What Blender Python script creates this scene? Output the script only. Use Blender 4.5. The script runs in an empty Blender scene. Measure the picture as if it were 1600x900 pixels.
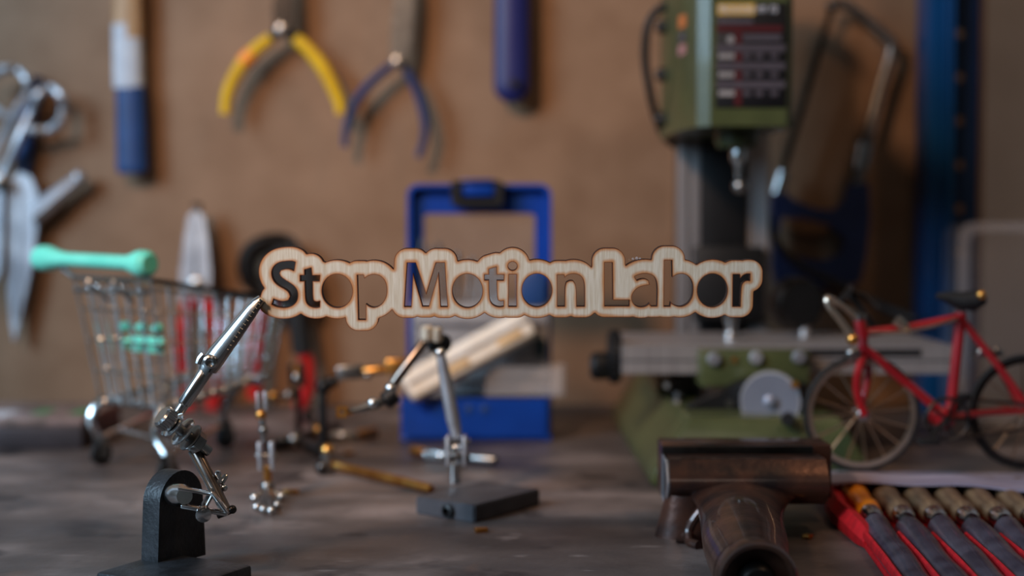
import bpy, bmesh, math, random
import numpy as np
from mathutils import Vector, Matrix, noise
from mathutils.geometry import delaunay_2d_cdt

random.seed(7)
C = bpy.context.scene.collection
S = bpy.context.scene
V = Vector
PI = math.pi

# ------------------------------------------------------------------ camera
F = 2222.2
H = 0.110
TH = math.atan(100 / F)
cd = bpy.data.cameras.new('camera'); cam = bpy.data.objects.new('camera', cd); C.objects.link(cam)
cam.location = (0, 0, H); cam.rotation_euler = (PI / 2 - TH, 0, 0)
cd.lens = 50; cd.sensor_width = 36; cd.clip_start = 0.01; cd.clip_end = 20
cd.dof.use_dof = True; cd.dof.focus_distance = 0.4435
cd.dof.aperture_fstop = 5.1; cd.dof.aperture_blades = 6; cd.dof.aperture_rotation = 0.2
S.camera = cam
S.view_settings.view_transform = 'Standard'; S.view_settings.look = 'None'
S.view_settings.gamma = 1; S.view_settings.use_curve_mapping = False
S.view_settings.exposure = 0.0
S.cycles.use_denoising = True
S.cycles.max_bounces = 8; S.cycles.transparent_max_bounces = 12
S.cycles.caustics_reflective = False; S.cycles.caustics_refractive = False

# ------------------------------------------------------------------ light
w = bpy.data.worlds.new('world'); S.world = w; w.use_nodes = True
w.node_tree.nodes['Background'].inputs[0].default_value = (0.5, 0.6, 0.75, 1)
w.node_tree.nodes['Background'].inputs[1].default_value = 0.5

def area(name, loc, target, sx, sy, power, color, shape='RECTANGLE'):
    l = bpy.data.lights.new(name, 'AREA'); l.shape = shape; l.size = sx
    if shape == 'RECTANGLE': l.size_y = sy
    l.energy = power; l.color = color
    o = bpy.data.objects.new(name, l); C.objects.link(o); o.location = loc
    o.rotation_euler = (V(target) - V(loc)).to_track_quat('-Z', 'Y').to_euler()
    return o
area('window_daylight', (-1.05, -0.12, 0.66), (-0.05, 0.6, 0.1), 0.5, 0.66, 20, (0.47, 0.74, 1.0))
area('fill_light', (0.2, -0.9, 1.35), (0.1, 0.6, 0.1), 0.5, 0.5, 1.2, (1.0, 0.84, 0.72), 'DISK')  # added fill from behind the camera, lifts the right side
area('bench_lamp', (0.40, 0.40, 0.85), (0.22, 0.66, 0.05), 0.07, 0.07, 0.75, (1.0, 0.66, 0.38), 'DISK')
sl_ = bpy.data.lights.new('gooseneck_lamp', 'SPOT'); sl_.energy = 25.5; sl_.color = (1.0, 0.64, 0.40)
sl_.spot_size = math.radians(44); sl_.spot_blend = 1.0; sl_.shadow_soft_size = .055
so_ = bpy.data.objects.new('gooseneck_lamp', sl_); C.objects.link(so_); so_.location = (-0.42, 0.0, 0.62)
so_.rotation_euler = (V((-0.02, 0.73, 0.115)) - V(so_.location)).to_track_quat('-Z', 'Y').to_euler()

# ------------------------------------------------------------------ pixel -> place helpers
ct, st = math.cos(TH), math.sin(TH)
def P(px, py, d):
    u = (450 - py) / F; r = (px - 800) / F
    t = d / (ct + u * st)
    return V((r * t, d, H + t * (-st + u * ct)))
def G(px, py, z=0.0):
    u = (450 - py) / F; r = (px - 800) / F
    t = (H - z) / (st - u * ct)
    return V((r * t, t * (ct + u * st), z))
def R(px, d): return px * d / F
def PP(pts, d=None): return [P(*p) if len(p) == 3 else P(p[0], p[1], d) for p in pts]

# ------------------------------------------------------------------ materials
def srgb(r, g, b):
    f = lambda c: (c / 255 / 12.92) if c <= 10 else ((c / 255 + .055) / 1.055) ** 2.4
    return (f(r), f(g), f(b), 1)
MATS = {}
def mat(name, col, rough=.5, metal=0., col2=None, scale=60, bump=0., bscale=200, rvar=0., trans=0., alpha=1., coat=0., spec=.5, stretch=None, ior=1.45, nlo=.35, nhi=.65, detail=6):
    m = bpy.data.materials.new(name); m.use_nodes = True; MATS[name] = m
    N = m.node_tree.nodes; L = m.node_tree.links; b = N['Principled BSDF']
    b.inputs['Roughness'].default_value = rough; b.inputs['Metallic'].default_value = metal
    b.inputs['Transmission Weight'].default_value = trans; b.inputs['Alpha'].default_value = alpha
    b.inputs['Coat Weight'].default_value = coat; b.inputs['Specular IOR Level'].default_value = spec
    b.inputs['IOR'].default_value = ior
    tc = N.new('ShaderNodeTexCoord'); mp = N.new('ShaderNodeMapping'); L.new(tc.outputs['Object'], mp.inputs[0])
    if stretch: mp.inputs['Scale'].default_value = stretch
    no = N.new('ShaderNodeTexNoise'); no.inputs['Scale'].default_value = scale; no.inputs['Detail'].default_value = detail
    L.new(mp.outputs[0], no.inputs['Vector'])
    if col2 is None: col2 = tuple(c * .82 for c in col[:3]) + (1,)
    cr = N.new('ShaderNodeValToRGB'); L.new(no.outputs['Fac'], cr.inputs[0])
    cr.color_ramp.elements[0].color = col; cr.color_ramp.elements[1].color = col2
    cr.color_ramp.elements[0].position = nlo; cr.color_ramp.elements[1].position = nhi
    L.new(cr.outputs[0], b.inputs['Base Color'])
    if rvar:
        mr = N.new('ShaderNodeMapRange'); mr.inputs['To Min'].default_value = max(0, rough - rvar); mr.inputs['To Max'].default_value = min(1, rough + rvar)
        L.new(no.outputs['Fac'], mr.inputs[0]); L.new(mr.outputs[0], b.inputs['Roughness'])
    if bump:
        n2 = N.new('ShaderNodeTexNoise'); n2.inputs['Scale'].default_value = bscale; n2.inputs['Detail'].default_value = 4
        L.new(mp.outputs[0], n2.inputs['Vector'])
        bp = N.new('ShaderNodeBump'); bp.inputs['Strength'].default_value = bump; bp.inputs['Distance'].default_value = .0005
        L.new(n2.outputs['Fac'], bp.inputs['Height']); L.new(bp.outputs[0], b.inputs['Normal'])
    return m
chrome = mat('chrome', srgb(226, 224, 222), .2, 1., srgb(190, 188, 186), 90, rvar=.05)
steel = mat('brushed_steel', srgb(170, 168, 166), .32, 1., srgb(120, 118, 116), 120, rvar=.1)
darksteel = mat('dark_steel', srgb(88, 84, 82), .32, 1., srgb(50, 46, 44), 80, rvar=.12)
tube_m = mat('smoked_steel', srgb(150, 134, 122), .3, 1., srgb(96, 84, 78), 70, rvar=.06)
brass = mat('brass', srgb(232, 172, 92), .34, 1., srgb(170, 108, 50), 90, rvar=.08)
iron = mat('black_cast_iron', srgb(50, 52, 56), .42, .0, srgb(28, 30, 33), 150, bump=.5, bscale=700)
blackp = mat('black_plastic', srgb(14, 14, 16), .5, 0, srgb(8, 8, 10), 80)
rubber = mat('black_rubber', srgb(24, 23, 24), .65, 0, srgb(14, 14, 14), 80)
mint = mat('mint_plastic', srgb(122, 228, 206), .32, 0, srgb(104, 216, 194), 60)
redp = mat('red_plastic', srgb(190, 26, 22), .4, 0, srgb(160, 18, 18), 60)
redf = mat('red_fabric', srgb(216, 16, 28), .7, 0, srgb(180, 12, 22), 250, bump=.5, bscale=1800)
redpaint = mat('red_paint', srgb(164, 24, 32), .3, 0, srgb(142, 18, 26), 60, coat=.5)
yellow = mat('yellow_grip', srgb(232, 184, 16), .5, 0, srgb(214, 164, 10), 60)
orange = mat('orange_plastic', srgb(252, 152, 24), .35, 0, srgb(244, 130, 14), 60)
navy = mat('navy_grip', srgb(28, 48, 96), .5, 0, srgb(22, 38, 80), 60)
ink = mat('ink_blue_plastic', srgb(30, 34, 90), .45, 0, srgb(24, 28, 88), 60)
bluep = mat('blue_paint', srgb(32, 66, 118), .5, 0, srgb(28, 58, 104), 60)
caseb = mat('royal_blue_plastic', srgb(12, 64, 156), .35, 0, srgb(10, 56, 140), 40)
rackb = mat('blue_rack_enamel', srgb(4, 60, 106), .32, 0, srgb(4, 54, 96), 40, coat=.3)
rackd = mat('shaded_blue_rack_enamel', srgb(4, 28, 60), .4, 0, srgb(4, 24, 52), 40)  # same enamel as the front flange, with its shade put into the colour
green = mat('green_machine_paint', srgb(74, 80, 48), .36, 0, srgb(62, 68, 40), 50, bump=.15, bscale=500, coat=.2)
woodh = mat('pale_wood_handle', srgb(150, 118, 88), .45, 0, srgb(104, 78, 56), 60, stretch=(6, .6, 6))
woodv = mat('pale_wood_shaft', srgb(196, 158, 118), .5, 0, srgb(168, 128, 90), 60, stretch=(6, 6, .6))
white = mat('white_label', srgb(205, 208, 214), .55, 0, srgb(180, 184, 194), 90)
cream = mat('cream_plastic', srgb(236, 226, 212), .4, 0, srgb(222, 206, 186), 60)
greyp = mat('grey_plastic', srgb(150, 146, 146), .45, 0, srgb(130, 126, 126), 60)
patina = mat('brown_patinated_iron', srgb(92, 58, 44), .36, .5, srgb(38, 29, 29), 70, bump=.4, bscale=240, rvar=.14, coat=.35)
wornedge = mat('worn_bare_iron', srgb(190, 160, 140), .35, .9, srgb(120, 90, 74), 160, rvar=.1)
clearp = mat('clear_plastic', srgb(235, 235, 240), .22, 0, srgb(225, 225, 232), 30, alpha=.18)
tubp = mat('frosted_plastic', srgb(190, 190, 198), .4, 0, srgb(180, 180, 190), 30, alpha=.05)
lidg = mat('lid_window_plastic', srgb(190, 185, 180), .12, 0, srgb(180, 175, 170), 30, alpha=.05)
polished = mat('polished_cap', srgb(250, 236, 214), .34, .7, srgb(236, 216, 190), 60)
satin = mat('satin_steel', srgb(214, 215, 220), .45, .8, srgb(166, 168, 176), 60)
tubrim = mat('frosted_plastic_rim', srgb(205, 205, 215), .4, 0, srgb(190, 190, 200), 30, alpha=.16)
traym = mat('clear_tray_plastic', srgb(225, 215, 210), .3, 0, srgb(205, 198, 195), 30, alpha=.16)
smoke = mat('smoky_film', srgb(92, 84, 94), .25, 0, srgb(62, 56, 66), 90, alpha=.82, bump=.6, bscale=120)
flapm = mat('lilac_grey_film', srgb(196, 184, 200), .28, 0, srgb(158, 146, 166), 70, bump=.7, bscale=90, stretch=(.4, 3, 3))
labelk = mat('black_label', srgb(13, 13, 18), .5); labelr = mat('dark_red_print', srgb(70, 12, 20), .5)
labelg = mat('grey_print', srgb(74, 68, 76), .5); labely = mat('yellow_print', srgb(205, 165, 60), .5)
labelw = mat('white_print', srgb(205, 205, 212), .5)
pink = mat('pink_print', srgb(225, 120, 140), .5, 0, srgb(235, 190, 180), 60)
leaf = mat('green_print', srgb(70, 130, 80), .5); greycard = mat('dark_grey_tin', srgb(78, 72, 78), .5, .3, srgb(62, 58, 62), 40)
board_m = mat('hardboard', srgb(153, 120, 95), .62, 0, srgb(139, 107, 83), 34, bump=.5, bscale=500, spec=.25)
wallm = mat('pale_plaster', srgb(215, 206, 206), .8, 0, srgb(186, 176, 174), 8)
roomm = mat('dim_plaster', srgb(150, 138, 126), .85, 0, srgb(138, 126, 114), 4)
floorm = mat('dark_floor', srgb(70, 60, 54), .7, 0, srgb(54, 46, 42), 5)
framem = mat('window_frame_paint', srgb(220, 220, 215), .5)

def bench_material():
    m = bpy.data.materials.new('worn_dark_bench'); m.use_nodes = True
    N = m.node_tree.nodes; L = m.node_tree.links; b = N['Principled BSDF']
    tc = N.new('ShaderNodeTexCoord')
    def nz(scale, stretch, det=6):
        mp = N.new('ShaderNodeMapping'); mp.inputs['Scale'].default_value = stretch; L.new(tc.outputs['Object'], mp.inputs[0])
        n = N.new('ShaderNodeTexNoise'); n.inputs['Scale'].default_value = scale; n.inputs['Detail'].default_value = det
        L.new(mp.outputs[0], n.inputs['Vector']); return n
    def ramp(n, stops):
        r = N.new('ShaderNodeValToRGB'); L.new(n.outputs['Fac'], r.inputs[0]); e = r.color_ramp.elements
        e[0].position, e[0].color = stops[0]; e[1].position, e[1].color = stops[-1]
        for p, c in stops[1:-1]: q = e.new(p); q.color = c
        return r
    base = ramp(nz(17, (.85, 1.3, 1)), [(.3, srgb(56, 49, 48)), (.5, srgb(90, 79, 75)), (.7, srgb(142, 126, 120))])
    def mixc(a, bb, fac):
        x = N.new('ShaderNodeMix'); x.data_type = 'RGBA'; L.new(fac, x.inputs[0]); L.new(a, x.inputs[6])
        if isinstance(bb, tuple): x.inputs[7].default_value = bb
        else: L.new(bb, x.inputs[7])
        return x.outputs[2]
    blot = ramp(nz(38, (1, 1, 1)), [(.56, (0, 0, 0, 1)), (.68, (1, 1, 1, 1))])
    c1 = mixc(base.outputs[0], srgb(44, 39, 40), blot.outputs[0])
    scr = ramp(nz(90, (.6, 1.8, 1), 4), [(.66, (0, 0, 0, 1)), (.75, (.55, .55, .55, 1))])
    c2 = mixc(c1, srgb(142, 130, 126), scr.outputs[0])
    rust = ramp(nz(26, (1.3, .9, 1)), [(.64, (0, 0, 0, 1)), (.76, (.5, .5, .5, 1))])
    c3 = mixc(c2, srgb(128, 88, 66), rust.outputs[0])
    L.new(c3, b.inputs['Base Color'])
    rr = N.new('ShaderNodeMapRange'); L.new(nz(30, (1, 1, 1)).outputs['Fac'], rr.inputs[0])
    rr.inputs['To Min'].default_value = .34; rr.inputs['To Max'].default_value = .6; L.new(rr.outputs[0], b.inputs['Roughness'])
    bp = N.new('ShaderNodeBump'); bp.inputs['Strength'].default_value = .35; bp.inputs['Distance'].default_value = .0006
    L.new(nz(260, (1, 1, 1)).outputs['Fac'], bp.inputs['Height']); L.new(bp.outputs[0], b.inputs['Normal'])
    return m
bench_m = bench_material()

# ------------------------------------------------------------------ mesh helpers
WL = {}
def finish(bm, sharp=.6):
    bmesh.ops.recalc_face_normals(bm, faces=bm.faces[:])
    for f in bm.faces: f.smooth = True
    for e in bm.edges:
        if len(e.link_faces) == 2:
            if e.calc_face_angle(0) > sharp: e.smooth = False
def obj(name, bm, m, parent=None, label=None, recalc=True):
    if recalc: finish(bm)
    if parent is not None: o0 = WL[parent.name]
    else:
        vs = [v.co for v in bm.verts]
        o0 = V(((min(v.x for v in vs) + max(v.x for v in vs)) / 2, (min(v.y for v in vs) + max(v.y for v in vs)) / 2, min(v.z for v in vs)))
    bmesh.ops.translate(bm, verts=bm.verts[:], vec=-o0)
    me = bpy.data.meshes.new(name); bm.to_mesh(me); bm.free()
    for mm in (m if isinstance(m, (list, tuple)) else [m]): me.materials.append(mm)
    o = bpy.data.objects.new(name, me); C.objects.link(o); WL[o.name] = o0.copy()
    if parent is not None: o.parent = parent
    else: o.location = o0
    if label: o['label'] = label
    return o
def thing(name, label, cat, loc, group=None):
    o = bpy.data.objects.new(name, None); C.objects.link(o); o.empty_display_size = .01
    o.location = loc; WL[o.name] = V(loc); o['label'] = label; o['category'] = cat
    if group: o['group'] = group
    return o
def tag(o, label, cat, group=None):
    o['label'] = label; o['category'] = cat
    if group: o['group'] = group
    return o
def struct(name, bm, m, parent=None):
    o = obj(name, bm, m, parent)
    if parent is None: o['kind'] = 'structure'
    return o
def BM(): return bmesh.new()
def frame(z, x=None):
    z = V(z).normalized()
    x = V(x) if x is not None else (V((0, 0, 1)) if abs(z.z) < .9 else V((1, 0, 0)))
    x = (x - z * x.dot(z)).normalized(); y = z.cross(x)
    return Matrix((x, y, z)).transposed()
def box(bm, c, s, rot=None, bev=0, seg=2):
    M = Matrix.Translation(V(c)) @ ((rot.to_4x4()) if rot is not None else Matrix()) @ Matrix.Diagonal((s[0], s[1], s[2], 1))
    t = bmesh.new(); bmesh.ops.create_cube(t, size=1, matrix=M)
    if bev: bmesh.ops.bevel(t, geom=t.edges[:] , offset=bev, segments=seg, profile=.5, affect='EDGES')
    join(bm, t); return bm
def join(bm, t):
    mp = {}
    for v in t.verts: mp[v] = bm.verts.new(v.co)
    for f in t.faces:
        try: bm.faces.new([mp[v] for v in f.verts])
        except ValueError: pass
    t.free()
def tube(bm, pts, r, n=10, caps=True, closed=False, flat=None):
    pts = [V(p) for p in pts]; k = len(pts)
    rs = r if isinstance(r, (list, tuple)) else [r] * k
    T = []
    for i in range(k):
        if closed: d = pts[(i + 1) % k] - pts[i - 1]
        else: d = pts[min(i + 1, k - 1)] - pts[max(i - 1, 0)]
        T.append(d.normalized())
    M = frame(T[0], flat); x = M.col[0]
    rings = []
    for i in range(k):
        x = (x - T[i] * x.dot(T[i])).normalized(); y = T[i].cross(x)
        ring = []
        for j in range(n):
            a = 2 * PI * j / n
            rr = rs[i]; ra, rb = (rr if isinstance(rr, tuple) else (rr, rr))
            ring.append(bm.verts.new(pts[i] + x * math.cos(a) * ra + y * math.sin(a) * rb))
        rings.append(ring)
    for i in range(k if closed else k - 1):
        A, B = rings[i], rings[(i + 1) % k]
        for j in range(n): bm.faces.new((A[j], A[(j + 1) % n], B[(j + 1) % n], B[j]))
    if caps and not closed:
        bm.faces.new(rings[0][::-1]); bm.faces.new(rings[-1])
    return bm
def lathe(bm, o, axis, prof, n=20, caps=True):
    o = V(o); M = frame(axis); x, y, z = M.col[0], M.col[1], M.col[2]; rings = []
    for r, t in prof:
        r = max(r, 1e-6)
        rings.append([bm.verts.new(o + z * t + (x * math.cos(2 * PI * j / n) + y * math.sin(2 * PI * j / n)) * r) for j in range(n)])
    for A, B in zip(rings, rings[1:]):
        for j in range(n): bm.faces.new((A[j], A[(j + 1) % n], B[(j + 1) % n], B[j]))
    if caps: bm.faces.new(rings[0][::-1]); bm.faces.new(rings[-1])
    return bm
def ball(bm, c, r, sc=(1, 1, 1), n=12):
    bmesh.ops.create_uvsphere(bm, u_segments=n, v_segments=max(6, n * 2 // 3), radius=r, matrix=Matrix.Translation(V(c)) @ Matrix.Diagonal((*sc, 1))); return bm
def ring(bm, c, axis, Rr, r, n=32, m=8, sc=(1, 1)):
    M = frame(axis); x, y = M.col[0], M.col[1]; c = V(c)
    pts = [c + x * math.cos(2 * PI * i / n) * Rr * sc[0] + y * math.sin(2 * PI * i / n) * Rr * sc[1] for i in range(n)]
    return tube(bm, pts, r, m, closed=True, flat=axis)
def spline(pts, k=6):
    pts = [V(p) for p in pts]; out = []
    q = [pts[0] * 2 - pts[1]] + pts + [pts[-1] * 2 - pts[-2]]
    for i in range(1, len(q) - 2):
        a, b, c, d = q[i - 1], q[i], q[i + 1], q[i + 2]
        for j in range(k):
            t = j / k
            out.append(.5 * ((2 * b) + (c - a) * t + (2 * a - 5 * b + 4 * c - d) * t * t + (3 * b - a - 3 * c + d) * t ** 3))
    out.append(pts[-1]); return out
def inside(p, poly):
    x, y = p; c = False; n = len(poly); j = n - 1
    for i in range(n):
        xi, yi = poly[i]; xj, yj = poly[j]
        if (yi > y) != (yj > y) and x < (xj - xi) * (y - yi) / (yj - yi) + xi: c = not c
        j = i
    return c
def plate(bm, outer, holes, O, U, Vv, Nn, th):
    """flat plate with real through holes; outer and holes are 2D outlines"""
    O, U, Vv, Nn = V(O), V(U), V(Vv), V(Nn)
    vs = []; ed = []
    for lp in [outer] + list(holes):
        s = len(vs); vs += [V((p[0], p[1])) for p in lp]
        ed += [(s + i, s + (i + 1) % len(lp)) for i in range(len(lp))]
    res = delaunay_2d_cdt(vs, ed, [], 0, 1e-9)
    rv, rf = res[0], res[2]
    A = [bm.verts.new(O + U * p.x + Vv * p.y) for p in rv]
    B = [bm.verts.new(O + U * p.x + Vv * p.y + Nn * th) for p in rv]
    use = {}
    for f in rf:
        c = sum((rv[i] for i in f), V((0, 0))) / len(f)
        if not inside(c, outer) or any(inside(c, h) for h in holes): continue
        bm.faces.new([A[i] for i in f][::-1]); bm.faces.new([B[i] for i in f])
        for i in range(len(f)):
            a, b = f[i], f[(i + 1) % len(f)]
            if (b, a) in use: use.pop((b, a))
            else: use[(a, b)] = 1
    for a, b in use: bm.faces.new((A[a], A[b], B[b], B[a]))
    lone = [v for v in bm.verts if not v.link_faces]
    for v in lone: bm.verts.remove(v)
    return bm
def circ(cx, cy, rx, ry=None, n=32, a0=0, a1=2 * PI):
    ry = rx if ry is None else ry; full = abs(a1 - a0 - 2 * PI) < 1e-6
    m = n if full else n - 1
    return [(cx + rx * math.cos(a0 + (a1 - a0) * i / m), cy + ry * math.sin(a0 + (a1 - a0) * i / m)) for i in range(n)]
def rrect(x0, y0, x1, y1, r, n=6):
    out = []
    for cx, cy, a in ((x1 - r, y1 - r, 0), (x0 + r, y1 - r, PI / 2), (x0 + r, y0 + r, PI), (x1 - r, y0 + r, 1.5 * PI)):
        out += [(cx + r * math.cos(a + PI / 2 * i / n), cy + r * math.sin(a + PI / 2 * i / n)) for i in range(n + 1)]
    return out
def pxplate(bm, outer, holes, d, th):
    """outline traced at its real distance d, thickness th towards the wall"""
    f = lambda pts: [(P(a, b, d).x, P(a, b, d).z) for a, b in pts]
    return plate(bm, f(outer), [f(h) for h in holes], (0, d, 0), (1, 0, 0), (0, 0, 1), (0, 1, 0), th)
def along(p, q, t): return V(p) * (1 - t) + V(q) * t

# ------------------------------------------------------------------ room
def slab(name, lo, hi, m):
    b = BM(); box(b, [(a + c) / 2 for a, c in zip(lo, hi)], [c - a for a, c in zip(lo, hi)]); return struct(name, b, m)
slab('floor', (-1.22, -1.8, -.9), (1.35, .96, -.86), floorm)
slab('ceiling', (-1.22, -1.8, 1.5), (1.35, .96, 1.54), roomm)
slab('wall_back', (-1.22, .90, -.86), (1.35, .94, 1.5), wallm)
slab('wall_right', (1.3, -1.8, -.86), (1.34, .90, 1.5), roomm)
slab('wall_front', (-1.22, -1.8, -.86), (1.3, -1.76, 1.5), roomm)
b = BM()
wy0, wy1, wz0, wz1 = -.60, .30, .25, 1.1
plate(b, [(-1.76, -.86), (.90, -.86), (.90, 1.5), (-1.76, 1.5)], [[(wy0, wz0), (wy1, wz0), (wy1, wz1), (wy0, wz1)]], (-1.21, 0, 0), (0, 1, 0), (0, 0, 1), (1, 0, 0), .04)
struct('wall_left', b, roomm)
b = BM()
for a, c in (((wy0, wz0), (wy0 + .03, wz1)), ((wy1 - .03, wz0), (wy1, wz1)), ((wy0, wz0), (wy1, wz0 + .03)), ((wy0, wz1 - .03), (wy1, wz1)), ((-.16, wz0), (-.14, wz1))):
    box(b, (-1.19, (a[0] + c[0]) / 2, (a[1] + c[1]) / 2), (.03, c[0] - a[0], c[1] - a[1]))
wn = struct('window_1', b, framem)
b = BM(); box(b, (-1.195, -.15, .675), (.004, .88, .83)); struct('pane', b, clearp, wn)

# workbench
wb = thing('workbench', 'dark worn workbench whose scratched top carries all the tools and models', 'workbench', (.1, .56, -.86))
b = BM(); box(b, (0.1, .565, -.015), (1.5, .59, .03), bev=.002); obj('bench_top', b, bench_m, wb)
for x in (-.58, .78):
    for y in (.32, .82):
        b = BM(); box(b, (x, y, -.445), (.06, .06, .83)); obj('leg', b, floorm, wb)

# hardboard behind
BD = .86
b = BM(); x1 = P(1537, 300, BD).x
box(b, ((-.7 + x1) / 2, BD + .006, .28), (x1 + .7, .012, .56), bev=.0006)
tag(obj('hardboard_panel', b, board_m), 'large brown hardboard panel with tools hanging on it behind the bench', 'board')

# ------------------------------------------------------------------ blue rack upright
RD = .815
rk = thing('rack_upright', 'tall blue enamelled steel rack upright with a row of round holes', 'rack post', G(1487, 350 + F * H / RD))
x0, x1, x2 = P(1446, 300, RD).x, P(1487, 300, RD).x, P(1533, 300, RD).x
b = BM(); box(b, ((x0 + x1) / 2, RD + .002, .24), (x1 - x0, .004, .48), bev=.0008)
box(b, (x0 + .0014, RD + .012, .24), (.0028, .02, .478)); box(b, (x1 - .0012, RD - .001, .24), (.0024, .006, .48), bev=.0006)
box(b, (x0 + .011, RD - .001, .24), (.002, .004, .479), bev=.0006)
obj('front_flange', b, rackb, rk)
b = BM()
holes = [circ(P(1505, y, RD).x, P(1505, y, RD).z, .0027, n=16) for y in range(-19, 640, 69)]
plate(b, [(x1, 0), (x2, 0), (x2, .48), (x1, .48)], holes, (0, RD + .006, 0), (1, 0, 0), (0, 0, 1), (0, 1, 0), .0025)
obj('perforated_flange', b, rackd, rk, 'shaded blue flange pierced by a column of holes')

# ------------------------------------------------------------------ frosted tub at the right edge
TD = .775
tb = thing('plastic_tub', 'frosted clear plastic tub standing on edge at the right frame edge', 'tub', G(1560, 350 + F * H / TD))
tx0, tx1, tz1 = P(1497, 350, TD).x, P(1497, 350, TD).x + .075, P(1500, 347, TD).z
b = BM()
plate(b, rrect(tx0, .0, tx1, tz1, .009), [], (0, TD, 0), (1, 0, 0), (0, 0, 1), (0, 1, 0), .001)
obj('tub_bottom', b, tubp, tb)
b = BM()
plate(b, rrect(tx0, .0, tx1, tz1, .009), [rrect(tx0 + .0055, .0055, tx1 - .0055, tz1 - .0055, .006)], (0, TD - .003, 0), (1, 0, 0), (0, 0, 1), (0, 1, 0), .003)
obj('rim', b, tubrim, tb)
b = BM()
plate(b, rrect(tx0 + .001, .001, tx1 - .001, tz1 - .001, .009), [rrect(tx0 + .002, .002, tx1 - .002, tz1 - .002, .008)], (0, TD + .001, 0), (1, 0, 0), (0, 0, 1), (0, 1, 0), .03)
obj('tub_wall', b, tubp, tb)

# ------------------------------------------------------------------ tools on the board
WD = .845
# wire-loop shears
sh = thing('wire_loop_shears', 'bare metal shears with bent wire loop handles at the far left', 'shears', P(20, 280, WD))
for pts in ([(-30, 330), (5, 270), (30, 215), (48, 175), (60, 148), (78, 137), (95, 150), (99, 172), (92, 192), (75, 203), (52, 203), (38, 200)],
            [(-14, 250), (5, 215), (28, 170), (44, 145), (42, 125), (28, 110), (8, 108), (-12, 120), (-22, 142), (-12, 165), (8, 180), (24, 188)]):
    b = BM(); tube(b, spline([P(x, y, WD - .004 * (i % 2 == 0)) for i, (x, y) in enumerate(pts)], 5), R(7, WD), 8); obj('loop_handle', b, satin, sh)
b = BM(); lathe(b, P(-5, 285, WD - .007), (0, 1, 0), [(.001, 0), (.0045, .001), (.0045, .012)], 14); obj('pivot', b, steel, sh)
b = BM(); pxplate(b, [(-40, 300), (0, 285), (6, 300), (2, 420), (-20, 470), (-45, 400)], [], WD - .003, .003); obj('blade', b, satin, sh)
# snips with a blue handle
sn = thing('blue_handled_snips', 'silver snips with blue handle and long pointed blade hanging left of the cart', 'snips', P(35, 400, WD))
b = BM(); pxplate(b, [(8, 285), (30, 268), (48, 276), (58, 300), (60, 335), (52, 400), (42, 450), (30, 500), (22, 535), (16, 500), (10, 420), (5, 340)], [], WD + .003, .005)
bmesh.ops.bevel(b, geom=[e for e in b.edges if e.is_boundary is False and e.calc_face_angle(0) > 1], offset=.0012, segments=2, affect='EDGES')
obj('blade', b, satin, sn)
b = BM(); pxplate(b, [(12, 290), (24, 280), (30, 300), (30, 400), (24, 500), (18, 420)], [], WD + .0015, .002); obj('blade_ridge', b, satin, sn)
b = BM(); tube(b, PP([(50, 340), (75, 318), (100, 297), (120, 282), (128, 276)], WD + .004), [R(15, WD), R(15, WD), R(12, WD), R(10, WD), R(8, WD)], 10); ball(b, P(124, 278, WD + .004), R(12, WD)); obj('counter_blade', b, satin, sn)
b = BM(); tube(b, PP([(34, 285), (38, 245), (42, 205), (50, 160), (56, 120)], WD + .009), R(13, WD), 10); obj('blue_handle', b, bluep, sn)
# brush or file handle with a white wrap
bh = thing('wrapped_brush_handle', 'wooden tool handle with white wrap above its navy blue dipped end', 'brush', P(205, 272, WD))
def vtube(name, x0, y0, x1, y1, w0, w1, d, m, par, endround=0, n=16, sq=.55):
    b = BM(); pts = []; rs = []
    for i in range(25):
        t = 1 - (1 - i / 24) ** 2 if endround > 12 else i / 24; pts.append(P(x0 + (x1 - x0) * t, y0 + (y1 - y0) * t, d)); wv = (w0 + (w1 - w0) * t) / 2
        if endround:
            dy = (1 - t) * abs(y1 - y0)
            if dy < endround: wv *= math.sqrt(max(.05, 1 - (1 - dy / endround) ** 2)) if endround > 12 else (.85 if t == 1 else 1)
        rs.append((R(wv, d), R(wv * sq, d)))
    tube(b, pts, rs, n, flat=(1, 0, 0)); return obj(name, b, m, par)
vtube('wooden_shaft', 199, -90, 201, 60, 44, 46, WD + .004, woodv, bh)
vtube('white_wrap', 199, 38, 201, 138, 46, 48, WD + .004, white, bh)
vtube('blue_dipped_end', 204, 136, 207, 271, 46, 50, WD + .004, bluep, bh, 6)
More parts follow.
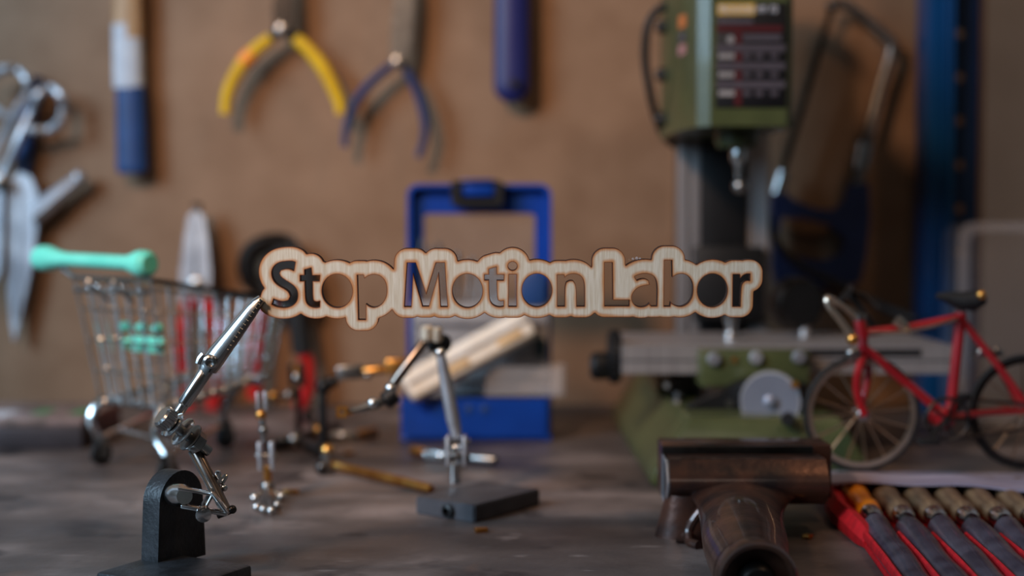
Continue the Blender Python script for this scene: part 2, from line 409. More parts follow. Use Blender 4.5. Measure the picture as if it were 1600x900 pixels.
# yellow pliers
def pliers(name, label, L, Rr, piv, m, hr, jaws, metal, d, sleeve0=0):
    t = thing(name, label, 'pliers', P(piv[0], piv[1], d))
    for pts in (L, Rr):
        b = BM(); sp = spline(PP(pts, d), 5)
        rs = [R(hr * (.8 + .25 * math.sin(PI * min(1, i / len(sp) + .15))), d) for i in range(len(sp))]
        tube(b, sp, rs, 10); obj('handle_sleeve', b, m, t)
        b = BM(); tube(b, [P(piv[0], piv[1], d), sp[0], sp[1]], R(hr * .75, d), 8); obj('handle_tang', b, metal, t)
    for j in jaws:
        b = BM(); pxplate(b, j, [], d - .003, .006)
        obj('jaw', b, metal, t)
    b = BM(); lathe(b, P(piv[0], piv[1], d - .006), (0, 1, 0), [(.0006, 0), (.0034, .0006), (.0034, .011)], 16); obj('pivot', b, steel, t)
    return t
yp = pliers('electronics_pliers', 'small pliers with spread yellow grips, one carrying an orange band', [(424, 60), (405, 74), (385, 93), (366, 122), (355, 150), (352, 178)],
       [(462, 60), (482, 78), (505, 106), (522, 138), (531, 160), (533, 178)], (440, 45), yellow, 10.5,
       [[(428, 50), (425, 20), (430, -40), (438, -70), (442, -60), (442, 50)], [(444, 50), (444, -60), (448, -70), (455, -40), (458, 20), (455, 52)]], darksteel, WD)
b = BM(); tube(b, PP([(379, 99), (395, 84)], WD), R(12.5, WD), 12); obj('orange_band', b, orange, yp)
pliers('long_nose_pliers', 'long nose pliers with thin blue grips and grey jaws next to the yellow ones', [(612, 102), (590, 120), (565, 146), (549, 175), (541, 205), (539, 230)],
       [(632, 103), (645, 128), (658, 160), (665, 195), (662, 222), (654, 246)], (622, 96), navy, 7,
       [[(610, 100), (610, 50), (618, -30), (628, -80), (634, -80), (628, 20), (626, 100)], [(628, 100), (630, 20), (636, -80), (642, -80), (646, -10), (642, 60), (634, 102)]], steel, WD)
# ink blue handle
ih = thing('ink_blue_handle', 'thick ink blue rounded plastic tool handle with a dark hanging hole', 'tool handle', P(800, 160, WD))
vtube('handle_body', 801, -120, 800, 161, 54, 57, WD + .001, ink, ih, 26, 20, .5)
b = BM(); lathe(b, P(803, 130, WD - .007), (0, 1, 0), [(.0026, -.0002), (.0026, .004)], 16); obj('hole_shade', b, blackp, ih)  # black disc stands in for the shade inside the hole
# silver nosed pliers with red grips, behind the cart
sp_ = thing('silver_nosed_pliers', 'pliers with long silver head and red grips hanging behind the cart basket', 'pliers', P(310, 660, WD))
b = BM(); pxplate(b, [(294, 336), (305, 328), (304, 400), (303, 472), (280, 472), (281, 425), (288, 370)], [], WD - .003, .007); obj('jaw', b, satin, sp_)
b = BM(); pxplate(b, [(307, 328), (318, 338), (325, 380), (329, 425), (327, 472), (308, 472), (307, 400)], [], WD - .003, .007); obj('jaw', b, satin, sp_)
b = BM(); tube(b, PP([(300, 320), (312, 320), (312, 334), (300, 334)], WD), R(4, WD), 8); obj('tip', b, darksteel, sp_)
b = BM(); lathe(b, P(305, 445, WD - .007), (0, 1, 0), [(.001, 0), (.004, .001), (.004, .012)], 16); obj('pivot', b, steel, sp_)
for pts in ([(298, 465), (286, 520), (284, 570), (296, 640)], [(316, 465), (336, 500), (342, 560), (334, 630), (318, 690)]):
    b = BM(); tube(b, spline(PP(pts, WD), 5), R(12, WD), 10); obj('red_grip', b, redp, sp_)
# cable cutter with black head and red grips
cc = thing('cable_cutter', 'cable cutter with round dark hooked head and red grips left of the sign', 'cutter', P(440, 640, WD))
b = BM(); tube(b, spline(PP([(438, 470), (404, 452), (386, 425), (392, 396), (416, 380), (446, 378), (464, 392)], WD), 5), [R(10 + 6 * math.sin(PI * i / 30), WD) for i in range(31)], 10); obj('hooked_jaw', b, darksteel, cc)
b = BM(); pxplate(b, [(438, 380), (446, 368), (458, 372), (474, 395), (488, 430), (486, 480), (448, 480), (424, 468), (408, 448), (410, 405), (424, 392)], [], WD - .004, .008); obj('straight_jaw', b, rubber, cc)
b = BM(); lathe(b, P(452, 462, WD - .008), (0, 1, 0), [(.001, 0), (.0042, .001), (.0042, .012)], 16); obj('pivot', b, blackp, cc)
b = BM(); tube(b, spline(PP([(432, 470), (410, 486), (402, 530), (399, 580), (398, 622)], WD), 5), R(12, WD), 10); obj('red_grip', b, redp, cc)
b = BM(); tube(b, spline(PP([(462, 468), (466, 500), (470, 530), (473, 552)], WD), 5), R(17, WD), 10); obj('black_sleeve', b, rubber, cc)
b = BM(); tube(b, spline(PP([(473, 546), (481, 575), (480, 610), (468, 638)], WD), 5), R(12, WD), 10); obj('red_grip', b, redp, cc)
# hacksaw
hs = thing('junior_hacksaw', 'hacksaw with blue looped handle and chrome frame hanging right of the milling machine', 'saw', P(1290, 440, WD))
b = BM(); pxplate(b, [(1206, 318), (1212, 300), (1228, 300), (1240, 312), (1275, 326), (1305, 328), (1322, 312), (1328, 288), (1358, 286), (1360, 340), (1354, 400), (1344, 442), (1280, 450), (1215, 448), (1208, 420), (1210, 392), (1208, 350)],
                       [[(1222, 340), (1262, 342), (1298, 352), (1322, 374), (1314, 398), (1290, 408), (1256, 404), (1224, 396), (1216, 368)]], WD - .003, .009)
bmesh.ops.bevel(b, geom=[e for e in b.edges if not e.is_boundary and e.calc_face_angle(0) > 1.2 and abs((e.verts[0].co - e.verts[1].co).y) < 1e-6], offset=.0015, segments=2, affect='EDGES')
obj('handle', b, navy, hs)
b = BM(); tube(b, spline(PP([(1298, 8), (1320, 8), (1352, 30), (1380, 54), (1392, 66), (1392, 84), (1378, 130), (1360, 200), (1340, 288)], WD), 4), R(8, WD), 10); obj('frame_tube', b, steel, hs)
b = BM(); tube(b, PP([(1352, 225), (1345, 262)], WD), R(12, WD), 12); obj('frame_sleeve', b, chrome, hs)
b = BM(); pxplate(b, [(1212, 290), (1222, 292), (1305, 14), (1296, 10)], [], WD, .0012); obj('blade', b, darksteel, hs)
b = BM(); tube(b, PP([(1224, 268), (1214, 302)], WD), R(11, WD), 12); obj('blade_nut', b, chrome, hs)
b = BM(); ball(b, P(1300, 10, WD), R(10, WD)); obj('blade_hook', b, darksteel, hs)

# ------------------------------------------------------------------ plywood sign
SD = .444
def smooth(poly, it=2, lim=40):
    for _ in range(it):
        out = []; n = len(poly)
        for i in range(n):
            a, p, c = poly[i - 1], poly[i], poly[(i + 1) % n]
            v1 = (p[0] - a[0], p[1] - a[1]); v2 = (c[0] - p[0], c[1] - p[1])
            ang = abs(math.degrees(math.atan2(v1[0] * v2[1] - v1[1] * v2[0], v1[0] * v2[0] + v1[1] * v2[1])))
            if ang > lim: out.append(p)
            elif ang < 3: out.append(p)
            else:
                out.append((p[0] * .75 + a[0] * .25, p[1] * .75 + a[1] * .25)); out.append((p[0] * .75 + c[0] * .25, p[1] * .75 + c[1] * .25))
        poly = out
    return poly
def z3(pts): return [(395 + x / 6, 375 + y / 6) for x, y in pts]
def z4(pts): return [(600 + x / 6.427, 375 + y / 6.427) for x, y in pts]
def z5(pts): return [(800 + x / 6.4286, 375 + y / 6.4286) for x, y in pts]
def z6(pts): return [(1000 + x / 6.4286, 375 + y / 6.4286) for x, y in pts]
LET = [
 smooth(z3([(400, 207), (375, 196), (320, 197), (250, 207), (200, 240), (174, 290), (178, 350), (205, 400), (250, 435), (300, 460), (336, 490), (347, 530), (330, 565), (290, 578), (240, 572), (190, 552), (172, 605), (215, 628), (280, 638), (340, 630), (390, 600), (417, 555), (420, 490), (395, 440), (350, 405), (300, 375), (258, 342), (247, 310), (262, 282), (310, 268), (350, 272), (385, 288)])),
 smooth(z3([(548, 260), (555, 332), (628, 332), (622, 385), (558, 385), (558, 540), (567, 572), (592, 582), (625, 575), (622, 630), (590, 637), (540, 628), (502, 598), (488, 550), (486, 385), (443, 385), (443, 330), (485, 330), (485, 278)])),
 z3(circ(788, 478, 143, 158, 56)),
 smooth(z3([(978, 328), (1035, 328), (1045, 362), (1080, 335), (1130, 320), (1190, 332), (1235, 375), (1255, 440), (1253, 510), (1230, 570), (1190, 615), (1140, 636), (1095, 628), (1056, 600), (1054, 750), (985, 750)])),
 z4([(232, 228), (318, 228), (422, 550), (522, 228), (608, 228), (636, 672), (568, 672), (548, 325), (447, 668), (385, 668), (290, 335), (270, 672), (202, 672)]),
 z4(circ(837, 511, 151, 171, 56)),
 smooth(z4([(1128, 270), (1130, 348), (1205, 348), (1200, 405), (1130, 405), (1133, 560), (1142, 605), (1165, 618), (1200, 612), (1200, 668), (1160, 676), (1110, 665), (1072, 630), (1056, 570), (1054, 403), (1010, 403), (1010, 348), (1055, 348), (1055, 292)])),
 z4(circ(1291, 262, 45, 44, 28)),
 z4([(1255, 345), (1330, 345), (1330, 670), (1252, 670)]),
 z5(circ(250, 506, 150, 168, 56)),
 smooth(z5([(455, 350), (520, 350), (528, 378), (560, 350), (610, 338), (665, 345), (705, 375), (725, 430), (730, 500), (730, 668), (652, 668), (648, 500), (640, 440), (615, 410), (580, 405), (545, 425), (530, 470), (530, 668), (458, 668)])),
 z5([(930, 225), (1008, 225), (1015, 605), (1180, 605), (1180, 665), (932, 665)]),
 smooth([(790 + x / 3.3333, 370 + y / 3.3333) for x, y in [(672, 207), (695, 195), (730, 190), (765, 198), (785, 222), (792, 265), (790, 362), (760, 362), (752, 346), (735, 362), (705, 368), (677, 360), (658, 333), (660, 298), (685, 268), (715, 256), (752, 250), (746, 228), (728, 218), (705, 219), (684, 228)]]),
 smooth(z6([(245, 203), (320, 203), (325, 375), (365, 348), (410, 338), (460, 345), (505, 380), (530, 430), (537, 500), (528, 570), (495, 630), (450, 662), (400, 672), (345, 655), (312, 625), (305, 668), (245, 668)])),
 z6(circ(729, 506, 151, 168, 56)),
 smooth(z6([(935, 345), (1000, 345), (1008, 385), (1040, 350), (1075, 338), (1105, 340), (1105, 408), (1070, 405), (1035, 425), (1015, 470), (1012, 668), (937, 668)])),
]
def segs(polys):
    A = []; B = []
    for p in polys:
        q = np.array(p, float); A.append(q); B.append(np.roll(q, -1, 0))
    return np.concatenate(A), np.concatenate(B)
def dist(pts, A, B):
    out = np.full(len(pts), 1e9)
    for a, b_ in zip(A, B):
        ab = b_ - a; t = np.clip(((pts - a) @ ab) / max(ab @ ab, 1e-9), 0, 1)
        d = np.hypot(*(pts - a - t[:, None] * ab).T); np.minimum(out, d, out)
    return out
def inpoly(pts, poly):
    q = np.array(poly); c = np.zeros(len(pts), bool); x, y = pts[:, 0], pts[:, 1]; j = len(q) - 1
    for i in range(len(q)):
        xi, yi = q[i]; xj, yj = q[j]
        if yi != yj: c ^= ((yi > y) != (yj > y)) & (x < (xj - xi) * (y - yi) / (yj - yi) + xi)
        j = i
    return c
A0, B0 = segs(LET)
# outer contour: marching squares of the outline offset by 20 (in outline units)
x0, x1, y0, y1, st_ = 396, 1200, 380, 524, 1.5
gx = np.arange(x0, x1, st_); gy = np.arange(y0, y1, st_)
GX, GY = np.meshgrid(gx, gy); gp = np.stack([GX.ravel(), GY.ravel()], 1)
sh_ = np.array([0, -2.4])
D = dist(gp, A0 + sh_, B0 + sh_)
for L_ in LET: D[inpoly(gp - sh_, L_)] = 0
D = (D - 20.2).reshape(GX.shape)
nxt = {}
def crossing(i, j, k, l):
    a, c = D[i, j], D[k, l]; t = a / (a - c); return (round(gx[j] + (gx[l] - gx[j]) * t, 4), round(gy[i] + (gy[k] - gy[i]) * t, 4))
for i in range(len(gy) - 1):
    row = D[i:i + 2]
    cand = np.where(~((row[:, :-1] < 0).all(0) & (row[:, 1:] < 0).all(0)) & ((row[:, :-1] < 0).any(0) | (row[:, 1:] < 0).any(0)))[0]
    for j in cand:
        c4 = [(i, j), (i, j + 1), (i + 1, j + 1), (i + 1, j)]
        s4 = [D[c] < 0 for c in c4]; en = ex = None; pr = []
        for k in range(4):
            a, c = k, (k + 1) % 4
            if s4[a] != s4[c]:
                p = crossing(*c4[a], *c4[c]); pr.append((s4[a], p))
        ins = [p for s, p in pr if s]; outs = [p for s, p in pr if not s]
        for p, q in zip(ins, outs): nxt[p] = q
loops = []
while nxt:
    s, q = nxt.popitem(); lp = [s]
    while q in nxt: lp.append(q); q = nxt.pop(q)
    loops.append(lp)
OUT = max(loops, key=len)
OUT = [p for i, p in enumerate(OUT) if math.dist(p, OUT[i - 1]) > .3]
AO, BO = segs([OUT]); AA = np.concatenate([A0, AO]); BB = np.concatenate([B0, BO])
# CDT with inner points so that the scorch mark can follow the cut edge
xs = np.arange(x0, x1, 2.2); ys = np.arange(y0, y1, 2.2)
XX, YY = np.meshgrid(xs, ys); XX = XX + (np.arange(len(ys)) % 2)[:, None] * 1.1
ip = np.stack([XX.ravel(), YY.ravel()], 1)
keep = inpoly(ip, OUT)
for L_ in LET: keep &= ~inpoly(ip, L_)
ip = ip[keep]; ip = ip[dist(ip, AA, BB) > 1.0]
vs, ed = [], []
for lp in [OUT] + LET:
    s = len(vs); vs += [V(p) for p in lp]; ed += [(s + i, s + (i + 1) % len(lp)) for i in range(len(lp))]
vs += [V(p) for p in ip.tolist()]
res = delaunay_2d_cdt(vs, ed, [], 0, 1e-6)
rv = np.array([tuple(v) for v in res[0]]); rf = np.array([tuple(f) for f in res[2]])
cen = rv[rf].mean(1); ok = inpoly(cen, OUT)
for L_ in LET: ok &= ~inpoly(cen, L_)
rf = rf[ok]; dd = dist(rv, AA, BB)
TIL = math.radians(-3.2); SC = SD / F; T_ = .0030
cx, cy = 797, 445; O_ = P(cx, cy, SD)
U_, V_, N_ = V((1, 0, 0)), V((0, math.sin(TIL), math.cos(TIL))), V((0, math.cos(TIL), -math.sin(TIL)))
bm = BM(); dl = bm.verts.layers.float.new('edge_distance')
Av, Bv = {}, {}
def sv(dic, i, off):
    if i not in dic:
        p = rv[i]; v = bm.verts.new(O_ + U_ * (p[0] - cx) * SC + V_ * (cy - p[1]) * SC + N_ * off); v[dl] = float(dd[i]); dic[i] = v
    return dic[i]
use = {}
for f in rf:
    f = [int(i) for i in f]
    a = bm.faces.new([sv(Av, i, 0) for i in f]); c = bm.faces.new([sv(Bv, i, T_) for i in f][::-1])
    for i in range(3):
        p, q = f[i], f[(i + 1) % 3]
        if (q, p) in use: use.pop((q, p))
        else: use[(p, q)] = 1
for p, q in use:
    s4 = [Av[q], Av[p], Bv[p], Bv[q]]; fc = bm.faces.new(s4); fc.material_index = 1
finish(bm)
def ply():
    m = bpy.data.materials.new('birch_plywood_face'); m.use_nodes = True; N = m.node_tree.nodes; L = m.node_tree.links; b = N['Principled BSDF']
    b.inputs['Roughness'].default_value = .58; b.inputs['Specular IOR Level'].default_value = .35
    tc = N.new('ShaderNodeTexCoord'); mp = N.new('ShaderNodeMapping'); mp.inputs['Scale'].default_value = (14, 14, .8); L.new(tc.outputs['Object'], mp.inputs[0])
    g = N.new('ShaderNodeTexNoise'); g.inputs['Scale'].default_value = 95; g.inputs['Detail'].default_value = 8; L.new(mp.outputs[0], g.inputs['Vector'])
    r = N.new('ShaderNodeValToRGB'); L.new(g.outputs['Fac'], r.inputs[0]); e = r.color_ramp.elements
    e[0].position = .3; e[0].color = srgb(220, 198, 170); e[1].position = .7; e[1].color = srgb(242, 226, 204)
    at = N.new('ShaderNodeAttribute'); at.attribute_name = 'edge_distance'
    n2 = N.new('ShaderNodeTexNoise'); n2.inputs['Scale'].default_value = 110; L.new(tc.outputs['Object'], n2.inputs['Vector'])
    mu = N.new('ShaderNodeMath'); mu.operation = 'MULTIPLY_ADD'; mu.inputs[1].default_value = -7.0; L.new(n2.outputs['Fac'], mu.inputs[0])
    ad = N.new('ShaderNodeMath'); ad.operation = 'ADD'; ad.inputs[1].default_value = 3.5; L.new(at.outputs['Fac'], mu.inputs[2]); L.new(mu.outputs[0], ad.inputs[0])
    s1 = N.new('ShaderNodeMapRange'); s1.inputs['From Min'].default_value = 0; s1.inputs['From Max'].default_value = 7.5; s1.interpolation_type = 'SMOOTHERSTEP'; s1.inputs['To Min'].default_value = .82; s1.inputs['To Max'].default_value = 0; L.new(ad.outputs[0], s1.inputs[0])
    s2 = N.new('ShaderNodeMapRange'); s2.inputs['From Min'].default_value = .2; s2.inputs['From Max'].default_value = 1.7; s2.inputs['To Min'].default_value = 1; s2.inputs['To Max'].default_value = 0; L.new(at.outputs['Fac'], s2.inputs[0])
    def mx(a, col, fac):
        x = N.new('ShaderNodeMix'); x.data_type = 'RGBA'; L.new(fac, x.inputs[0]); L.new(a, x.inputs[6]); x.inputs[7].default_value = col; return x.outputs[2]
    c = mx(r.outputs[0], srgb(206, 124, 46), s1.outputs[0]); c = mx(c, srgb(112, 44, 10), s2.outputs[0])
    L.new(c, b.inputs['Base Color'])
    bp = N.new('ShaderNodeBump'); bp.inputs['Strength'].default_value = .5; bp.inputs['Distance'].default_value = .0002; L.new(g.outputs['Fac'], bp.inputs['Height']); L.new(bp.outputs[0], b.inputs['Normal'])
    return m
char = mat('charred_cut_edge', srgb(48, 28, 18), .6, 0, srgb(24, 14, 12), 300, stretch=(1, 14, 1))
sign = obj('plywood_sign', bm, [ply(), char], recalc=False)
tag(sign, 'laser cut birch plywood sign reading Stop Motion Labor held by an alligator clip', 'sign')
# small clear beads on the edge above the a
gl = BM()
for px, py, r_ in ((983, 406, 1.6), (989, 404.5, 2.2), (995, 403.5, 2.6), (1000, 404, 1.8)):
    ball(gl, P(px, py, SD + .001), R(r_, SD), n=8)
gb = obj('clear_bead', gl, clearp, sign, 'tiny clear beads on the edge'); gb['kind'] = 'stuff'

# ------------------------------------------------------------------ near helping hand
hh = thing('helping_hand_stand', 'black cast stand with chrome alligator clip arm holding the plywood sign', 'clamp stand', G(282, 893))
def yaw(a): return Matrix.Rotation(a, 3, 'Z')
b = BM()
q = [G(150, 897, .0), G(398, 888, .0), G(470, 1010, .0), G(200, 1035, .0)]
xs_, ys_ = [p.x for p in q], [p.y for p in q]
# slab foot, turned a little
Mf = yaw(math.radians(50 - 90 + 12))
foot_c = G(292, 893); foot_c.y -= .012
box(b, foot_c + V((0, -.004, .0025)), (.036, .030, .005), Mf, bev=.0012)
obj('foot', b, iron, hh)
b = BM(); ang = math.radians(60)
nrm = V((math.sin(ang), -math.cos(ang), 0)); uu = V((math.cos(ang), math.sin(ang), 0))
pc = P(287, 760, .447); hz = P(287, 735, .447).z; rr_ = .0098
pts = [(-.0108, .003), (-.0108, .004), (-rr_, hz - rr_)] + [(rr_ * math.cos(a), hz - rr_ + rr_ * math.sin(a)) for a in [PI - PI * i / 16 for i in range(1, 16)]] + [(rr_, hz - rr_), (.0108, .004), (.0108, .003)]
post_o = V((pc.x, pc.y, 0)) - nrm * .003 + V((-.001, 0, 0))
plate(b, pts, [], post_o - nrm * .0036, uu, V((0, 0, 1)), nrm, .0070)
bmesh.ops.bevel(b, geom=[e for e in b.edges if e.calc_face_angle(0) > 1.2 and len(e.link_faces) == 2], offset=.001, segments=3, affect='EDGES')
obj('post', b, iron, hh)
def J(x, y, dy=0): return P(x, y, .444 + dy)
# pivot screw through post and clamp plates
b = BM(); lathe(b, J(272, 772, -.003), (J(292, 776, -.012) - J(272, 772, -.003)), [(.0015, -.002), (.0034, 0), (.0036, .002), (.0036, .006), (.0026, .009)], 16); obj('pivot_screw', b, chrome, hh)
b = BM()
for (p, q2, w_) in (((278, 762, -.010), (334, 772, -.008), 4.5), ((284, 790, -.010), (356, 803, -.010), 6), ((318, 800, -.009), (334, 770, -.008), 4), ((332, 768, -.009), (357, 802, -.010), 4.5)):
    a_, c_ = J(*p), J(*q2); M = frame(c_ - a_, (0, 1, 0)); box(b, (a_ + c_) / 2, (.0035, R(w_, .44), (c_ - a_).length), M, bev=.0004)
obj('clamp_plate', b, chrome, hh)
b = BM(); tube(b, [J(318, 800, -.014), J(318, 788, -.009), J(343, 748, -.002)], R(4, .44), 10); obj('clamp_bolt', b, steel, hh)
b = BM(); lathe(b, J(318, 806, -.014), J(318, 795, -.01) - J(318, 806, -.016), [(.001, 0), (.0024, .0006), (.0024, .0022), (.001, .003)], 16)
obj('clamp_nut', b, chrome, hh)
b = BM()
for a_, c_ in (((343, 756, -.002), (340, 735, -.003)), ((345, 756, -.002), (354, 742, 0))):
    p, q2 = J(*a_), J(*c_); M = frame(q2 - p, (0, 1, 0)); box(b, (p + q2) / 2, (.0018, R(9, .44), (q2 - p).length), M, bev=.0006)
ball(b, J(350, 762, -.002), R(6, .44)); obj('wing_nut', b, chrome, hh)
# lower arm
b = BM(); tube(b, [J(302, 697, -.001), J(304, 701, -.001), J(330, 752, -.003), J(354, 800, -.006), J(355, 803, -.006)], [R(6, .44), R(9, .44), R(9.5, .44), R(9, .44), R(6, .44)], 18); obj('lower_arm', b, tube_m, hh)
b = BM(); tube(b, [J(296, 706, -.006), J(326, 762, -.009), J(345, 795, -.011)], R(2.6, .44), 8); obj('tension_rod', b, chrome, hh)
b = BM(); tube(b, [J(340, 806, -.006), J(366, 796, -.006)], R(5, .44), 10); ball(b, J(363, 796, -.006), R(7, .44)); obj('arm_end_ball', b, darksteel, hh)
# swivel joint: knurled knob, two discs, hex nut along a slanted axis
ax0, ax1 = J(252, 649, -.010), J(322, 702, -.0015); axd = (ax1 - ax0).normalized()
b = BM(); lathe(b, ax0, axd, [(.0028, -.0002), (.0034, .0004), (.0034, .0034), (.0030, .0042)], 20)
for k in range(20):
    a_ = 2 * PI * k / 20; M = frame(axd); p = ax0 + (M.col[0] * math.cos(a_) + M.col[1] * math.sin(a_)) * .0034 + axd * .0019
    tube(b, [p - axd * .0015, p + axd * .0015], .00036, 5)
obj('knurled_knob', b, chrome, hh)
for t_, r_, th_, m_ in ((.0046, .0043, .0011, chrome), (.0083, .0049, .0012, chrome), (.0117, .0046, .0010, steel)):
    b = BM(); lathe(b, ax0, axd, [(r_ * .8, t_), (r_, t_ + th_ * .3), (r_, t_ + th_ * .7), (r_ * .8, t_ + th_)], 28); obj('clamp_disc', b, m_, hh)
b = BM(); lathe(b, ax0, axd, [(.0017, 0), (.0017, .020)], 14); obj('swivel_screw', b, steel, hh)
b = BM(); lathe(b, ax0, axd, [(.0030, .0129), (.0036, .0132), (.0036, .0160), (.0030, .0164)], 6); obj('hex_nut', b, steel, hh)
# clip tail
b = BM(); tube(b, [J(256, 680, -.004), J(262, 670, -.004), J(290, 628, -.003)], [R(6, .44), R(8.5, .44), R(8.5, .44)], 18); obj('clip_stem', b, chrome, hh)
b = BM(); tube(b, [J(287, 632, -.003), J(288, 630, -.003), J(314, 592, -.002), J(322, 578, -.001), J(330, 566, 0)], [R(9, .44), R(11, .44), R(11, .44), (R(12, .44), R(9, .44)), (R(13, .44), R(4, .44))], 18, flat=(1, .0, .6)); obj('clip_socket', b, chrome, hh)
# clip jaws: half-shell top jaw, toothed lower jaw
def shell(bm, path, halfw, depth, side, n=9):
    rings = []
    for i, p in enumerate(path):
        t = (path[min(i + 1, len(path) - 1)] - path[max(i - 1, 0)]).normalized(); y = V((0, 1, 0)); x = y.cross(t).normalized() * side
        row = []
        for th_ in (0, .0005):
            row.append([bm.verts.new(p + y * (-math.cos(PI * j / (n - 1))) * (halfw[i] - th_) + x * math.sin(PI * j / (n - 1)) * (depth[i] - th_)) for j in range(n)])
        rings.append(row)
    for k in (0, 1):
        for a, c in zip(rings, rings[1:]):
            for j in range(n - 1): bm.faces.new((a[k][j], a[k][j + 1], c[k][j + 1], c[k][j]))
    for a, c in zip(rings, rings[1:]):
        for j in (0, n - 1): bm.faces.new((a[0][j], c[0][j], c[1][j], a[1][j]))
    for r_ in (rings[0], rings[-1]):
        for j in range(n - 1): bm.faces.new((r_[0][j], r_[0][j + 1], r_[1][j + 1], r_[1][j]))
b = BM()
path = [J(*p) for p in ((322, 588), (331, 577), (350, 552), (372, 522), (392, 494), (405, 475), (411, 467))]
hw = [.0032, .0038, .0036, .0031, .0027, .0024, .0016]; dp = [R(v, .444) for v in (17, 24, 23, 20, 17, 14, 9)]
shell(b, path, hw, dp, -1)
obj('upper_jaw', b, chrome, hh)
b = BM()
path = [J(*p) for p in ((331, 579), (340, 566), (354, 547), (374, 520), (393, 493), (405, 476), (411, 469))]
dp = [R(v, .444) for v in (8, 9, 8, 7, 6, 5, 4)]
shell(b, path, hw, dp, 1)
for k in range(13):
    t = k / 12; p = along(J(354, 545, -.0028), J(407, 468, -.0018), t)
    box(b, p + V((.0003, 0, 0)), (.0009, .0010, .0009), frame(J(400, 480) - J(350, 545), (0, 1, 0)) @ Matrix.Rotation(PI / 4, 3, 'Y'))
obj('lower_jaw', b, steel, hh)
b = BM()
lathe(b, J(327, 566, -.0048), (0, 1, 0), [(.0004, .0009), (.0010, .0007), (.0014, 0), (.0021, .0003), (.0023, .0010), (.0023, .0080)], 22); obj('jaw_pivot', b, chrome, hh)
b = BM()
for s in (-1,):
    tube(b, [J(309, 568, -.004), J(312, 560, -.004), J(318, 553, -.004)], R(5, .44), 8)
obj('spring_end', b, chrome, hh)

# ------------------------------------------------------------------ rig arm on a flat steel plate
ra = thing('rigging_arm', 'jointed steel rig arm with ball joints bolted to a flat steel plate', 'rig arm', G(740, 790, 0))
zt = .0065
c0, c1, c2 = G(741, 790, zt), G(649, 776, zt), G(844, 764, zt)
c3 = c1 + c2 - c0
b = BM(); plate(b, [(c0.x, c0.y), (c2.x, c2.y), (c3.x, c3.y), (c1.x, c1.y)], [], (0, 0, 0), (1, 0, 0), (0, 1, 0), (0, 0, 1), zt)
bmesh.ops.bevel(b, geom=b.edges[:], offset=.0006, segments=2, affect='EDGES')
obj('base_plate', b, mat('grey_mild_steel', srgb(88, 86, 90), .45, .4, srgb(66, 64, 68), 60, bump=.2), ra)
fn = (c0 - c1).cross(V((0, 0, 1))).normalized(); fm = along(c0, c1, .42) - V((0, 0, zt * .5))
b = BM(); lathe(b, fm - fn * .001, fn, [(.0026, -.0005), (.0026, .0025), (.0014, .0030), (.0012, .0010)], 14); obj('side_screw', b, blackp, ra)
RDp = .565
def K(x, y, dy=0): return P(x, y, RDp + dy)
b = BM(); lathe(b, V((K(711, 770).x, RDp, zt)), (0, 0, 1), [(.0024, 0), (.0024, .008), (.0019, .0085), (.0019, .010)], 14); obj('upright_stub', b, chrome, ra)
b = BM(); tube(b, [K(711, 745), K(712, 722)], R(6, RDp), 12); ball(b, K(712, 735), R(8, RDp)); ball(b, K(712, 700), R(9, RDp)); obj('ball_link', b, chrome, ra)
for dx in (-13, 13):
    b = BM(); box(b, K(713 + dx, 703), (R(6, RDp), .007, R(46, RDp)), bev=.0005); obj('joint_plate', b, satin, ra)
for y in (690, 716):
    b = BM(); tube(b, [K(693, y), K(735, y)], R(5, RDp), 10); obj('joint_screw', b, chrome if y < 700 else darksteel, ra)
b = BM(); tube(b, [K(714, 684), K(708, 655), K(697, 598), K(689, 556)], [R(8, RDp), R(11, RDp), R(10, RDp), R(7.5, RDp)], 16); obj('upright_rod', b, satin, ra)
b = BM(); ball(b, K(688, 551), R(9, RDp)); obj('ball', b, chrome, ra)
b = BM(); lathe(b, K(676, 534, .002), K(712, 540, .012) - K(676, 534, .002), [(.0030, -.001), (.0038, 0), (.0038, .007), (.0026, .0085)], 14); obj('black_collar', b, blackp, ra)
b = BM(); lathe(b, K(668, 531, -.003), K(668, 510, -.003) - K(668, 531, -.003), [(.0020, -.0006), (.0029, .0006), (.0029, .0046), (.0018, .0058)], 14); obj('elbow_cap', b, polished, ra)
b = BM(); lathe(b, K(683, 532, -.003), K(683, 512, -.003) - K(683, 532, -.003), [(.0016, -.0006), (.0022, .0006), (.0022, .0044), (.0012, .0054)], 14); obj('elbow_cap', b, polished, ra)
b = BM(); tube(b, [K(668, 527, -.002), K(664, 533, -.002), K(616, 598, -.008), K(612, 604, -.008)], [R(5, .56), R(8, .56), R(8, .56), R(5, .56)], 16); obj('forearm_rod', b, tube_m, ra)
b = BM(); ball(b, K(611, 607, -.009), R(10, .56)); obj('ball', b, chrome, ra)
b = BM(); lathe(b, K(618, 614, -.009), K(594, 634, -.011) - K(618, 614, -.009), [(.0020, 0), (.0036, .0006), (.0036, .0050), (.0022, .0060)], 14); obj('black_collar', b, blackp, ra)
b = BM()
pp = [K(598, 627, -.012), K(585, 633, -.013), K(570, 637, -.014), K(556, 641, -.015), K(545, 643, -.016)]
tube(b, pp, [R(6, .55), R(9, .55), R(8, .55), R(6, .55), R(5, .55)], 12); obj('wrist_link', b, steel, ra)
b = BM(); ball(b, K(583, 630, -.014), R(9, .55)); ball(b, K(568, 640, -.012), R(8, .55)); obj('ball', b, chrome, ra)
b = BM(); tube(b, [pp[3], K(543, 644, -.016)], R(5.5, .55), 10); obj('brass_pin', b, brass, ra)
b = BM(); M = frame(K(545, 642, -.01) - K(530, 645, -.03)); e0 = K(534, 644, -.02)
